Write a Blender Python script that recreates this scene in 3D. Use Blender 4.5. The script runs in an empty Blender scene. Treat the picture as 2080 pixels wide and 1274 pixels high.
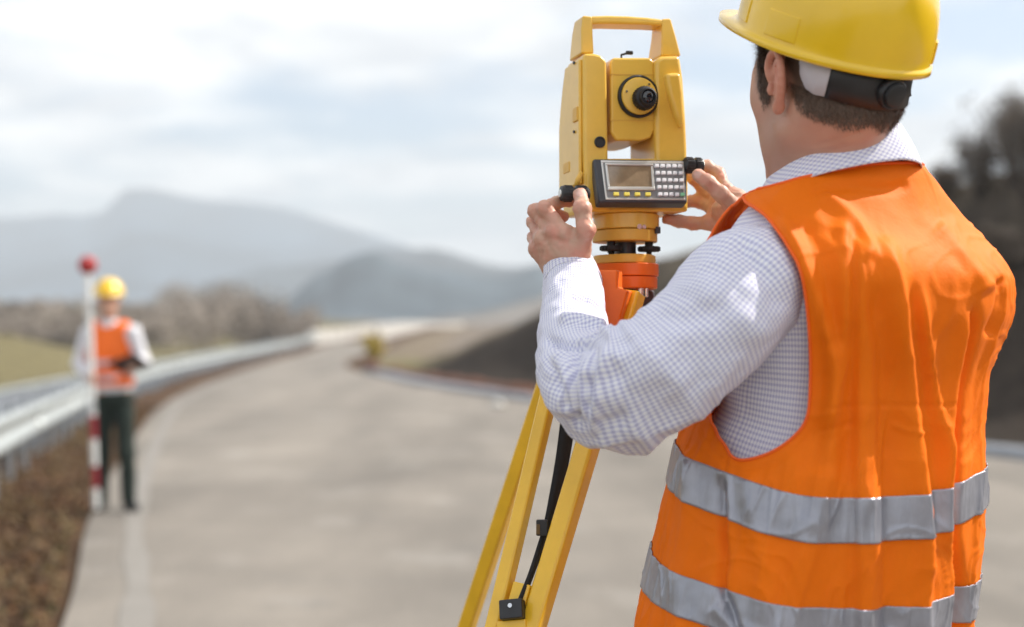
import bpy, bmesh, math, random
import numpy as np
from mathutils import Vector, Matrix, noise as mnoise

scene = bpy.context.scene
COL = scene.collection
rng = np.random.default_rng(7)
random.seed(7)

# ------------------------------------------------------------------ camera, sky, sun, exposure
F_PX, CX, CY = 2888.9, 1040.0, 637.0          # measured on the 2080 px wide photograph
CAM = np.array([0.0, 0.0, 1.30])
PITCH = math.atan((708 - 637) / F_PX)
cam_d = bpy.data.cameras.new('camera')
cam = bpy.data.objects.new('camera', cam_d)
COL.objects.link(cam)
cam.location = CAM
cam.rotation_euler = (math.pi / 2 + PITCH, 0, 0)
cam_d.sensor_width = 36.0
cam_d.lens = 50.0
cam_d.clip_start = 0.05
cam_d.clip_end = 20000
cam_d.dof.use_dof = True
cam_d.dof.focus_distance = 1.93
cam_d.dof.aperture_fstop = 2.3
cam_d.dof.aperture_blades = 0
scene.camera = cam

SUN_AZ, SUN_EL = math.radians(69), math.radians(44)   # azimuth from +Y towards +X
world = bpy.data.worlds.new('World')
scene.world = world
world.use_nodes = True
wn, wl = world.node_tree.nodes, world.node_tree.links
wn.clear()
w_out = wn.new('ShaderNodeOutputWorld')
sky = wn.new('ShaderNodeTexSky')
sky.sky_type = 'NISHITA'
sky.sun_disc = False
sky.sun_elevation = SUN_EL
sky.sun_rotation = SUN_AZ
sky.air_density = 1.0
sky.dust_density = 1.6
bg_sky = wn.new('ShaderNodeBackground')
bg_sky.inputs['Strength'].default_value = 0.12
wl.new(sky.outputs[0], bg_sky.inputs['Color'])
tc = wn.new('ShaderNodeTexCoord')
sep = wn.new('ShaderNodeSeparateXYZ')
wl.new(tc.outputs['Generated'], sep.inputs[0])
def wmath(op, a, b=None):
    n = wn.new('ShaderNodeMath'); n.operation = op
    for i, x in enumerate((a, b)):
        if x is None: continue
        if isinstance(x, (int, float)): n.inputs[i].default_value = x
        else: wl.new(x, n.inputs[i])
    return n.outputs[0]
zc = wmath('ADD', wmath('MAXIMUM', sep.outputs['Z'], 0.0), 0.12)
comb = wn.new('ShaderNodeCombineXYZ')
wl.new(wmath('DIVIDE', sep.outputs['X'], zc), comb.inputs[0])
wl.new(wmath('DIVIDE', sep.outputs['Y'], zc), comb.inputs[1])
def wnoise(scale, detail, off, dist=0.0):
    mp = wn.new('ShaderNodeMapping'); mp.inputs['Location'].default_value = off
    wl.new(comb.outputs[0], mp.inputs[0])
    n = wn.new('ShaderNodeTexNoise'); n.inputs['Scale'].default_value = scale
    n.inputs['Detail'].default_value = detail; n.inputs['Roughness'].default_value = 0.55
    n.inputs['Distortion'].default_value = dist
    wl.new(mp.outputs[0], n.inputs['Vector'])
    return n.outputs['Fac']
def wramp(x, stops):
    r = wn.new('ShaderNodeValToRGB')
    while len(r.color_ramp.elements) < len(stops): r.color_ramp.elements.new(0.5)
    for e, (p, c) in zip(r.color_ramp.elements, stops):
        e.position = p; e.color = c if len(c) == 4 else (*c, 1)
    wl.new(x, r.inputs[0]); return r.outputs[0]
cover = wramp(wnoise(1.15, 8, (3.1, 1.2, 0), 0.25), [(0.40, (0.03,)*3), (0.56, (0.97,)*3)])
shade = wramp(wnoise(2.3, 7, (9.3, 4.2, 2), 0.3), [(0.36, (0.62, 0.63, 0.65)), (0.58, (1.04, 1.02, 0.98))])
bg_cloud = wn.new('ShaderNodeBackground')
bg_cloud.inputs['Strength'].default_value = 1.0
wl.new(shade, bg_cloud.inputs['Color'])
wmix = wn.new('ShaderNodeMixShader')
wl.new(cover, wmix.inputs[0]); wl.new(bg_sky.outputs[0], wmix.inputs[1]); wl.new(bg_cloud.outputs[0], wmix.inputs[2])
wl.new(wmix.outputs[0], w_out.inputs['Surface'])

sun_d = bpy.data.lights.new('sun', 'SUN')
sun_d.energy = 5.0
sun_d.angle = math.radians(0.53)
sun_d.color = (1.0, 0.94, 0.85)
sun = bpy.data.objects.new('sun', sun_d)
COL.objects.link(sun)
SUNV = Vector((math.sin(SUN_AZ) * math.cos(SUN_EL), math.cos(SUN_AZ) * math.cos(SUN_EL), math.sin(SUN_EL)))
sun.rotation_euler = SUNV.to_track_quat('Z', 'Y').to_euler()
sun.location = (20, 10, 30)

scene.view_settings.view_transform = 'Standard'
scene.view_settings.look = 'None'
scene.view_settings.gamma = 1.0
scene.view_settings.exposure = 0.60
scene.view_settings.use_curve_mapping = False
scene.render.engine = 'CYCLES'
scene.cycles.use_denoising = True
scene.cycles.max_bounces = 6
scene.cycles.volume_bounces = 0
scene.cycles.sample_clamp_indirect = 6

# ------------------------------------------------------------------ geometry helpers
def ray(u, v):
    dx, dy = (u - CX) / F_PX, (CY - v) / F_PX
    c, s = math.cos(PITCH), math.sin(PITCH)
    return np.array([dx, c - dy * s, dy * c + s])
def P(u, v, d):
    """world point seen at photo pixel (u, v) at camera depth d"""
    return CAM + d * ray(u, v)
def proj(p):
    p = np.asarray(p, float) - CAM
    c, s = math.cos(PITCH), math.sin(PITCH)
    dep = p[..., 1] * c + p[..., 2] * s
    up = p[..., 2] * c - p[..., 1] * s
    return CX + F_PX * p[..., 0] / dep, CY - F_PX * up / dep, dep

def hashf(ix, iy, iz):
    h = (ix * 374761393 + iy * 668265263 + iz * 1274126177) & 0xffffffff
    h = ((h ^ (h >> 13)) * 1274126177) & 0xffffffff
    return ((h ^ (h >> 16)) & 0xffff) / 65535.0
def vnoise(p):
    """smooth value noise in -1..1, vectorised; p is (N,3)"""
    p = np.asarray(p, float); i = np.floor(p).astype(np.int64); f = p - i
    f = f * f * f * (f * (f * 6 - 15) + 10)
    r = 0
    for dx in (0, 1):
        wx = f[..., 0] if dx else 1 - f[..., 0]
        for dy in (0, 1):
            wy = f[..., 1] if dy else 1 - f[..., 1]
            for dz in (0, 1):
                wz = f[..., 2] if dz else 1 - f[..., 2]
                r = r + wx * wy * wz * hashf(i[..., 0] + dx, i[..., 1] + dy, i[..., 2] + dz)
    return r * 2 - 1
def fbm(p, o=4, g=0.5):
    a, s, r = 1.0, 1.0, 0
    for k in range(o):
        r = r + a * vnoise(np.asarray(p) * s + 17.3 * k); a *= g; s *= 2.03
    return r
def sstep(a, b, x):
    t = np.clip((np.asarray(x, float) - a) / (b - a), 0, 1)
    return t * t * (3 - 2 * t)
def crom(pts, n):
    """Catmull-Rom through pts (rows of any width), n samples per span"""
    pts = np.asarray(pts, float)
    q = np.vstack([2 * pts[0] - pts[1], pts, 2 * pts[-1] - pts[-2]])
    out = []
    for i in range(len(pts) - 1):
        a, b, c, d = q[i], q[i + 1], q[i + 2], q[i + 3]
        for k in range(n):
            t = k / n
            out.append(0.5 * ((2 * b) + (c - a) * t + (2 * a - 5 * b + 4 * c - d) * t ** 2 + (3 * b - a - 3 * c + d) * t ** 3))
    out.append(pts[-1])
    return np.array(out)

def new_obj(name, me, parent=None):
    o = bpy.data.objects.new(name, me)
    COL.objects.link(o)
    if parent is not None: o.parent = parent
    return o
def mesh_np(name, V, Fc, mat, parent=None, smooth=True, origin=None, attrs=None, uv=None, mats=None, fmat=None):
    """V (N,3) array, Fc list of faces or (M,4)/(M,3) array; origin is subtracted from V"""
    V = np.asarray(V, float)
    if origin is not None: V = V - np.asarray(origin)
    me = bpy.data.meshes.new(name)
    if isinstance(Fc, np.ndarray):
        m, k = Fc.shape
        me.vertices.add(len(V)); me.vertices.foreach_set('co', V.astype(np.float32).ravel())
        me.loops.add(m * k); me.loops.foreach_set('vertex_index', Fc.astype(np.int32).ravel())
        me.polygons.add(m)
        me.polygons.foreach_set('loop_start', np.arange(0, m * k, k, dtype=np.int32))
        me.update(calc_edges=True); me.validate()
    else:
        me.from_pydata([tuple(v) for v in V], [], [tuple(int(i) for i in f) for f in Fc]); me.update()
    if smooth: me.polygons.foreach_set('use_smooth', np.ones(len(me.polygons), bool))
    if uv is not None:
        lay = me.uv_layers.new(name='UVMap')
        li = np.empty(len(me.loops), np.int32); me.loops.foreach_get('vertex_index', li)
        lay.data.foreach_set('uv', np.asarray(uv)[li].astype(np.float32).ravel())
    for an, av in (attrs or {}).items():
        av = np.asarray(av, np.float32)
        if av.ndim == 1:
            a = me.attributes.new(an, 'FLOAT', 'POINT'); a.data.foreach_set('value', av)
        else:
            a = me.attributes.new(an, 'FLOAT_COLOR', 'POINT')
            a.data.foreach_set('color', np.hstack([av, np.ones((len(av), 1), np.float32)]).ravel())
    for m_ in (mats or [mat]): me.materials.append(m_)
    if fmat is not None: me.polygons.foreach_set('material_index', np.asarray(fmat, np.int32))
    return new_obj(name, me, parent)
def empty(name, loc, rz=0.0):
    o = bpy.data.objects.new(name, None); COL.objects.link(o)
    o.location = loc; o.rotation_euler = (0, 0, rz); o.empty_display_size = 0.1
    return o
def tag(o, label=None, cat=None, group=None, kind=None):
    if label: o['label'] = label
    if cat: o['category'] = cat
    if group: o['group'] = group
    if kind: o['kind'] = kind
    return o
def bevel(o, w, seg=3, angle=30):
    m = o.modifiers.new('bevel', 'BEVEL'); m.width = w; m.segments = seg
    m.limit_method = 'ANGLE'; m.angle_limit = math.radians(angle); m.harden_normals = False
    me = o.data
    me.polygons.foreach_set('use_smooth', np.ones(len(me.polygons), bool))
    w_ = o.modifiers.new('wn', 'WEIGHTED_NORMAL'); w_.keep_sharp = True
    return o

class MB:
    """collects shapes, then links them as ONE mesh object"""
    def __init__(s): s.v = []; s.f = []
    def add(s, V, Fc):
        b = len(s.v); s.v += [tuple(map(float, p)) for p in V]; s.f += [tuple(int(i) + b for i in f) for f in Fc]; return s
    def box(s, c, size, R=None):
        h = np.array(size) / 2
        V = np.array([[x, y, z] for x in (-1, 1) for y in (-1, 1) for z in (-1, 1)]) * h
        if R is not None: V = V @ np.array(R).T
        return s.add(V + np.array(c), [(0, 1, 3, 2), (4, 6, 7, 5), (0, 4, 5, 1), (2, 3, 7, 6), (0, 2, 6, 4), (1, 5, 7, 3)])
    def prism(s, A, B):
        """two matching polygons A and B joined into a closed solid"""
        n = len(A)
        return s.add(list(A) + list(B), [tuple(range(n))[::-1], tuple(range(n, 2 * n))] + [(i, (i + 1) % n, n + (i + 1) % n, n + i) for i in range(n)])
    def tube(s, pts, r, n=12, cap=True):
        pts = np.asarray(pts, float); m = len(pts)
        r = np.broadcast_to(np.asarray(r, float), (m,))
        T = np.gradient(pts, axis=0); T /= np.linalg.norm(T, axis=1)[:, None] + 1e-12
        up = np.array([0, 0, 1.0]) if abs(T[0][2]) < 0.9 else np.array([1.0, 0, 0])
        V = []
        N = np.cross(T[0], up); N /= np.linalg.norm(N)
        for i in range(m):
            N = N - T[i] * N.dot(T[i]); N /= np.linalg.norm(N) + 1e-12
            Bn = np.cross(T[i], N)
            for k in range(n):
                a = 2 * math.pi * k / n
                V.append(pts[i] + r[i] * (math.cos(a) * N + math.sin(a) * Bn))
        Fc = [(i * n + k, i * n + (k + 1) % n, (i + 1) * n + (k + 1) % n, (i + 1) * n + k) for i in range(m - 1) for k in range(n)]
        if cap: Fc += [tuple(range(n))[::-1], tuple(range((m - 1) * n, m * n))]
        return s.add(V, Fc)
    def cyl(s, a, b, ra, rb=None, n=24):
        return s.tube([a, b], [ra, ra if rb is None else rb], n)
    def lathe(s, prof, c, ax=(0, 0, 1), n=40):
        """profile of (r, h) pairs turned about the axis ax through c"""
        ax = np.array(ax, float); ax /= np.linalg.norm(ax)
        t = np.array([1, 0, 0]) if abs(ax[0]) < .9 else np.array([0, 1, 0])
        e1 = np.cross(ax, t); e1 /= np.linalg.norm(e1); e2 = np.cross(ax, e1)
        V = [np.array(c) + ax * h + r * (math.cos(2 * math.pi * k / n) * e1 + math.sin(2 * math.pi * k / n) * e2) for r, h in prof for k in range(n)]
        m = len(prof)
        Fc = [(i * n + k, i * n + (k + 1) % n, (i + 1) * n + (k + 1) % n, (i + 1) * n + k) for i in range(m - 1) for k in range(n)]
        Fc += [tuple(range(n))[::-1], tuple(range((m - 1) * n, m * n))]
        return s.add(V, Fc)
    def build(s, name, mat, parent=None, origin=None, smooth=False, bev=0, seg=3, auto=None):
        V = np.array(s.v)
        o = mesh_np(name, V, s.f, mat, parent, smooth=smooth, origin=origin)
        bm = bmesh.new(); bm.from_mesh(o.data); bmesh.ops.recalc_face_normals(bm, faces=bm.faces); bm.to_mesh(o.data); bm.free()
        if auto is not None:
            o.data.polygons.foreach_set('use_smooth', np.ones(len(o.data.polygons), bool))
            o.data.set_sharp_from_angle(angle=math.radians(auto))
        if bev: bevel(o, bev, seg)
        return o

# ------------------------------------------------------------------ implicit surfaces (for organic bodies)
class SDF:
    def __init__(s): s.p = []
    def cap(s, a, b, ra, rb=None, k=0.01, op='u'):
        a, b = np.array(a, float), np.array(b, float); rb = ra if rb is None else rb
        c = (a + b) / 2; R = np.linalg.norm(b - a) / 2 + max(ra, rb)
        def f(p):
            ab = b - a; L = ab.dot(ab) + 1e-12
            t = np.clip(((p - a) @ ab) / L, 0, 1)
            return np.linalg.norm(p - a - t[:, None] * ab, axis=1) - (ra + (rb - ra) * t)
        s.p.append((f, c, R, k, op)); return s
    def chain(s, pts, rs, k=0.01):
        for i in range(len(pts) - 1): s.cap(pts[i], pts[i + 1], rs[i], rs[i + 1], k)
        return s
    def ell(s, c, r, R=None, k=0.01, op='u'):
        c, r = np.array(c, float), np.array(r, float); M = None if R is None else np.array(R)
        def f(p):
            q = p - c
            if M is not None: q = q @ M
            k0 = np.linalg.norm(q / r, axis=1); k1 = np.linalg.norm(q / (r * r), axis=1) + 1e-9
            return np.where(k0 < 1e-6, -r.min(), k0 * (k0 - 1) / k1)
        s.p.append((f, c, r.max(), k, op)); return s
    def mesh(s, h, B=14):
        lo = np.min([c - R - 4 * h for f, c, R, k, op in s.p if op == 'u'], axis=0)
        hi = np.max([c + R + 4 * h for f, c, R, k, op in s.p if op == 'u'], axis=0)
        nb = np.ceil((hi - lo) / (h * B)).astype(int)
        ctr = lo + (np.stack(np.meshgrid(*[np.arange(n) for n in nb], indexing='ij'), -1).reshape(-1, 3) + 0.5) * h * B
        bid = np.stack(np.meshgrid(*[np.arange(n) for n in nb], indexing='ij'), -1).reshape(-1, 3)
        br = h * B * 0.9
        cc = np.array([c for f, c, R, k, op in s.p]); RR = np.array([R + 2 * k for f, c, R, k, op in s.p])
        near = np.linalg.norm(ctr[:, None] - cc[None], axis=2) < (RR + br)[None]
        ok = near.any(1); ctr, bid, near = ctr[ok], bid[ok], near[ok]
        def ev(p, sel):
            d = np.full(len(p), 1e3)
            for i in sel:
                f, c, R, k, op = s.p[i]; e = f(p)
                if op == 'u':
                    hh = np.clip(0.5 + 0.5 * (d - e) / k, 0, 1)
                    d = d + (e - d) * hh - k * hh * (1 - hh) if d[0] < 900 or (d < 900).any() else e
                else:
                    hh = np.clip(0.5 - 0.5 * (d + e) / k, 0, 1)
                    d = d + (-e - d) * hh + k * hh * (1 - hh)
            return d
        g = np.arange(B + 1)
        G = np.stack(np.meshgrid(g, g, g, indexing='ij'), -1).reshape(-1, 3)
        NB = nb * B + 2
        keyf = lambda I: (I[:, 0] * NB[1] + I[:, 1]) * NB[2] + I[:, 2]
        corners = [(i, j, k) for i in (0, 1) for j in (0, 1) for k in (0, 1)]
        edges = [(a, b) for a in range(8) for b in range(a + 1, 8) if sum(abs(np.array(corners[a]) - np.array(corners[b]))) == 1]
        vk, vp, quads = [], [], []
        for c0, b0, nr in zip(ctr, bid, near):
            sel = np.nonzero(nr)[0]
            cv = ev(c0[None], sel)[0]
            if abs(cv) > br * 1.25: continue
            I0 = b0 * B
            d = ev(lo + (I0 + G) * h, sel).reshape(B + 1, B + 1, B + 1)
            ins = d < 0
            if ins.all() or not ins.any(): continue
            cs = np.stack([d[i:B + i, j:B + j, k:B + k] for i, j, k in corners], -1)
            sg = cs < 0; m = sg.any(-1) & ~sg.all(-1)
            ci = np.argwhere(m); cvv = cs[m]
            acc = np.zeros((len(ci), 3)); cnt = np.zeros(len(ci))
            for a, b in edges:
                x = (cvv[:, a] < 0) != (cvv[:, b] < 0)
                t = np.where(x, cvv[:, a] / np.where(x, cvv[:, a] - cvv[:, b], 1), 0)
                pa, pb = np.array(corners[a]), np.array(corners[b])
                acc += np.where(x[:, None], pa + t[:, None] * (pb - pa), 0); cnt += x
            vk.append(keyf(I0 + ci)); vp.append(lo + (I0 + ci + acc / cnt[:, None]) * h)
            for ax in range(3):
                o1, o2 = [(1, 2), (2, 0), (0, 1)][ax]
                sl0 = [slice(0, B)] * 3; sl1 = [slice(0, B)] * 3; sl1[ax] = slice(1, B + 1)
                A_, B_ = ins[tuple(sl0)], ins[tuple(sl1)]
                for flip, mm in ((False, A_ & ~B_), (True, ~A_ & B_)):
                    e = np.argwhere(mm)
                    if not len(e): continue
                    e = e + I0
                    u1 = np.zeros(3, int); u1[o1] = 1; u2 = np.zeros(3, int); u2[o2] = 1
                    q = np.stack([keyf(e - u1 - u2), keyf(e - u2), keyf(e), keyf(e - u1)], 1)
                    quads.append(q[:, ::-1] if flip else q)
        vk = np.concatenate(vk); vp = np.concatenate(vp); q = np.concatenate(quads)
        o = np.argsort(vk); vk, vp = vk[o], vp[o]
        ix = np.searchsorted(vk, q); ix = np.clip(ix, 0, len(vk) - 1)
        good = (vk[ix] == q).all(1)
        return vp, ix[good]
def relax(V, Q, it=2, lam=0.5):
    """Laplacian smoothing of a quad mesh"""
    n = len(V); E = np.concatenate([Q[:, [0, 1]], Q[:, [1, 2]], Q[:, [2, 3]], Q[:, [3, 0]]])
    E = np.concatenate([E, E[:, ::-1]])
    deg = np.bincount(E[:, 0], minlength=n)[:, None]
    for s_ in range(it):
        acc = np.stack([np.bincount(E[:, 0], weights=V[E[:, 1], c], minlength=n) for c in range(3)], 1)
        V = V + (lam if s_ % 2 == 0 else -lam * 0.95) * (acc / np.maximum(deg, 1) - V)
    return V
def vnormals(V, Q):
    fn = np.cross(V[Q[:, 2]] - V[Q[:, 0]], V[Q[:, -1]] - V[Q[:, 1]])
    N = np.zeros_like(V)
    for k in range(Q.shape[1]):
        for c in range(3): N[:, c] += np.bincount(Q[:, k], weights=fn[:, c], minlength=len(V))
    return N / (np.linalg.norm(N, axis=1)[:, None] + 1e-12)

# ------------------------------------------------------------------ materials
def mat(name, col, rough=0.6, metal=0.0, var=0.0, vscale=20, bump=0.0, bscale=200, bdist=.002, bstretch=None, coat=0.0, sss=0.0, spec=0.5, attr=None, dirt=None, sheen=0.0, trans=0.0):
    m = bpy.data.materials.new(name); m.use_nodes = True
    nt = m.node_tree; N, L = nt.nodes, nt.links
    b = N['Principled BSDF']
    b.inputs['Roughness'].default_value = rough
    b.inputs['Metallic'].default_value = metal
    b.inputs['Specular IOR Level'].default_value = spec
    if coat: b.inputs['Coat Weight'].default_value = coat; b.inputs['Coat Roughness'].default_value = 0.15
    if sheen:
        b.inputs['Sheen Weight'].default_value = sheen; b.inputs['Sheen Roughness'].default_value = .4; b.inputs['Sheen Tint'].default_value = (1, .75, .5, 1)
    if sss:
        b.inputs['Subsurface Weight'].default_value = sss
        b.inputs['Subsurface Radius'].default_value = (1.0, 0.35, 0.2); b.inputs['Subsurface Scale'].default_value = 0.006
    tcn = N.new('ShaderNodeTexCoord')
    col_out = None
    if attr:
        a = N.new('ShaderNodeAttribute'); a.attribute_name = attr; col_out = a.outputs['Color']
    if var or dirt:
        n = N.new('ShaderNodeTexNoise'); n.inputs['Scale'].default_value = vscale; n.inputs['Detail'].default_value = 8
        n.inputs['Roughness'].default_value = 0.6
        L.new(tcn.outputs['Object'], n.inputs['Vector'])
        r = N.new('ShaderNodeValToRGB')
        r.color_ramp.elements[0].position = 0.3; r.color_ramp.elements[1].position = 0.7
        lo = dirt if dirt else tuple(c * (1 - var) for c in col)
        hi = col if dirt else tuple(min(1, c * (1 + var)) for c in col)
        if attr:
            r.color_ramp.elements[0].color = (1 - var,) * 3 + (1,); r.color_ramp.elements[1].color = (1 + var,) * 3 + (1,)
            mx = N.new('ShaderNodeMix'); mx.data_type = 'RGBA'; mx.blend_type = 'MULTIPLY'; mx.inputs[0].default_value = 1
            L.new(col_out, mx.inputs[6]); L.new(r.outputs[0], mx.inputs[7]); L.new(n.outputs['Fac'], r.inputs[0]); col_out = mx.outputs[2]
        else:
            r.color_ramp.elements[0].color = (*lo, 1); r.color_ramp.elements[1].color = (*hi, 1)
            L.new(n.outputs['Fac'], r.inputs[0]); col_out = r.outputs[0]
    if col_out is not None: L.new(col_out, b.inputs['Base Color'])
    else: b.inputs['Base Color'].default_value = (*col, 1)
    if bump:
        n2 = N.new('ShaderNodeTexNoise'); n2.inputs['Scale'].default_value = bscale; n2.inputs['Detail'].default_value = 4
        if bstretch:
            mp = N.new('ShaderNodeMapping'); mp.inputs['Scale'].default_value = bstretch; L.new(tcn.outputs['Object'], mp.inputs[0]); L.new(mp.outputs[0], n2.inputs['Vector'])
        else: L.new(tcn.outputs['Object'], n2.inputs['Vector'])
        bp = N.new('ShaderNodeBump'); bp.inputs['Strength'].default_value = bump; bp.inputs['Distance'].default_value = bdist
        L.new(n2.outputs['Fac'], bp.inputs['Height']); L.new(bp.outputs[0], b.inputs['Normal'])
    if trans:
        t = N.new('ShaderNodeBsdfTranslucent'); mxs = N.new('ShaderNodeMixShader'); mxs.inputs[0].default_value = trans
        if col_out is not None: L.new(col_out, t.inputs['Color'])
        else: t.inputs['Color'].default_value = (*col, 1)
        L.new(b.outputs[0], mxs.inputs[1]); L.new(t.outputs[0], mxs.inputs[2]); L.new(mxs.outputs[0], N['Material Output'].inputs['Surface'])
    return m

# ================================================================== THE SETTING
def interp(tab, y):
    t = np.array(tab, float); return np.interp(y, t[:, 1], t[:, 0])
ROAD_L = crom([(-0.3, -8), (-0.6, 0), (-2.09, 6.64), (-3.32, 11.3), (-5.3, 20), (-7.3, 30), (-8.9, 42), (-10.5, 60), (-11.6, 80), (-13.2, 110), (-13.2, 150), (-8, 220)], 10)
ROAD_R = crom([(12, -8), (11, 0), (9.2, 6), (7.3, 12), (5.7, 17), (3.0, 23), (0.3, 31), (-2.6, 40), (-4.4, 47), (-6.1, 54), (-7.4, 64), (-8.0, 80), (-8.8, 110), (-7.5, 150), (0, 220)], 10)
def xl(y): return np.interp(y, ROAD_L[:, 1], ROAD_L[:, 0])
def xr(y): return np.interp(y, ROAD_R[:, 1], ROAD_R[:, 0])
def zroad(y):
    return np.interp(y, [-10, 16, 22, 30, 42, 60, 80, 110, 150, 220, 400], [0, 0, 0.04, 0.13, 0.30, 0.62, 1.05, 1.9, 3.2, 4.0, 4.0])
# bank profile on the right: height of its crest along the road
def bank_h(y):
    return np.interp(y, [-20, 5, 12, 20, 26, 32, 38, 42, 44, 46, 49, 53, 70, 300], [5.6, 5.6, 5.4, 5.0, 4.5, 3.9, 3.2, 2.3, 1.6, 0.9, .4, 0.15, 0.1, 0.1])
def terrain(x, y):
    """height of the natural ground"""
    z0 = zroad(y)
    right = np.maximum(x - xr(y) - 0.75, 0)
    left = np.maximum(xl(y) - 0.15 - x, 0)
    hb = bank_h(y)
    w = hb * 1.3 + 0.4
    up = hb * sstep(0, 1, np.clip(right / w, 0, 1) * 0.8 + 0.0) / sstep(0, 1, 0.8) + 0.03 * np.maximum(right - w, 0)
    dn = -0.7 * sstep(1.5, 5.0, left)
    lz = np.interp(y, [0, 25, 60, 120, 200], [0, 0, -0.4, 0.4, 2.0])
    dn = dn + sstep(3, 8, left) * (lz - 0.0) * 0.5
    # green mound far left
    mound = 2.3 * np.exp(-(((x + 23.5) / 5.5) ** 2 + ((y - 60) / 14) ** 2))
    far = sstep(90, 260, y) * (1 + 4.0 * sstep(5, 80, left) + 6 * sstep(10, 120, right))
    nz = 0.05 * fbm(np.stack([x * 0.9, y * 0.9, 0 * x], -1), 4) * sstep(0.0, 1.0, right + left)
    nz = nz + 0.25 * vnoise(np.stack([x * 0.23, y * 0.23, 0 * x + 3], -1)) * sstep(1.5, 4, right)
    return z0 + up + dn + mound * sstep(4, 9, left) + far + nz - 0.02

# one ground sheet, stretched towards the horizon, fine near the camera
def axis(lim, n, p):
    t = np.linspace(-1, 1, n); return np.sign(t) * np.abs(t) ** p * lim
gx = np.unique(np.concatenate([axis(900, 150, 3.2) - 3, np.linspace(-14, 14, 160)]))
gy = np.unique(np.concatenate([np.linspace(-12, 60, 260), 60 + np.linspace(0, 1, 90) ** 2.5 * 1000]))
X, Y = np.meshgrid(gx, gy, indexing='ij')
Z = terrain(X.ravel(), Y.ravel()).reshape(X.shape)
def grid_faces(n, m, wrap=False):
    i, j = np.meshgrid(np.arange(n - 1), np.arange(m if wrap else m - 1), indexing='ij')
    a = i * m + j; b = i * m + (j + 1) % m
    return np.stack([a, b, b + m, a + m], -1).reshape(-1, 4)
gF = grid_faces(len(gx), len(gy))[:, ::-1]

def ground_mat():
    m = bpy.data.materials.new('ground_soil'); m.use_nodes = True
    N, L = m.node_tree.nodes, m.node_tree.links; b = N['Principled BSDF']; b.inputs['Roughness'].default_value = 0.95
    b.inputs['Specular IOR Level'].default_value = 0.1
    a = N.new('ShaderNodeAttribute'); a.attribute_name = 'col'
    tcn = N.new('ShaderNodeTexCoord')
    n = N.new('ShaderNodeTexNoise'); n.inputs['Scale'].default_value = 3.0; n.inputs['Detail'].default_value = 10; n.inputs['Roughness'].default_value = 0.7
    L.new(tcn.outputs['Object'], n.inputs['Vector'])
    r = N.new('ShaderNodeValToRGB'); r.color_ramp.elements[0].position = .3; r.color_ramp.elements[1].position = .72
    r.color_ramp.elements[0].color = (.5, .5, .5, 1); r.color_ramp.elements[1].color = (1.5, 1.45, 1.35, 1)
    L.new(n.outputs['Fac'], r.inputs[0])
    mx = N.new('ShaderNodeMix'); mx.data_type = 'RGBA'; mx.blend_type = 'MULTIPLY'; mx.inputs[0].default_value = 1
    L.new(a.outputs['Color'], mx.inputs[6]); L.new(r.outputs[0], mx.inputs[7]); L.new(mx.outputs[2], b.inputs['Base Color'])
    n2 = N.new('ShaderNodeTexNoise'); n2.inputs['Scale'].default_value = 14; n2.inputs['Detail'].default_value = 8
    L.new(tcn.outputs['Object'], n2.inputs['Vector'])
    bp = N.new('ShaderNodeBump'); bp.inputs['Strength'].default_value = .7; bp.inputs['Distance'].default_value = .05
    L.new(n2.outputs['Fac'], bp.inputs['Height']); L.new(bp.outputs[0], b.inputs['Normal'])
    return m
xx, yy = X.ravel(), Y.ravel()
rt = np.maximum(xx - xr(yy), 0); lf = np.maximum(xl(yy) - xx, 0)
pn = fbm(np.stack([xx * .35, yy * .35, 0 * xx], -1), 4)
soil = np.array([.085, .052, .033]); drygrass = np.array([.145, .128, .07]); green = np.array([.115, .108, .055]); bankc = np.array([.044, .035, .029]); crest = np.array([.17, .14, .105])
def lerp(a, b, t): return a + (b - a) * np.clip(t, 0, 1)[:, None]
gc = np.tile(soil, (len(xx), 1))
gc = lerp(gc, np.tile(drygrass, (len(xx), 1)), sstep(2.5, 6, lf + pn))
gc = lerp(gc, np.tile(green, (len(xx), 1)), sstep(20, 26, lf + 2 * pn) * sstep(-.2, .4, pn + .2))
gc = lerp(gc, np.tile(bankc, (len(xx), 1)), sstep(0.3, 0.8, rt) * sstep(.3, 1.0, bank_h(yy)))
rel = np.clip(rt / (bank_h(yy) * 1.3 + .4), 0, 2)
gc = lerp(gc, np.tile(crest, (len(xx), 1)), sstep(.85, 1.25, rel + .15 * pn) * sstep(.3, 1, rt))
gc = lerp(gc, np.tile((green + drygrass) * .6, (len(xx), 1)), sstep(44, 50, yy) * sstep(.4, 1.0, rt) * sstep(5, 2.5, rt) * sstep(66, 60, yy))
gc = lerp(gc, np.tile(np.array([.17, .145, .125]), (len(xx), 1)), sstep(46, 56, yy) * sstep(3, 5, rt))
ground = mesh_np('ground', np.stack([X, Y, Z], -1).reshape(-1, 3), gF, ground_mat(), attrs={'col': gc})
tag(ground, kind='structure')

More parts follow.
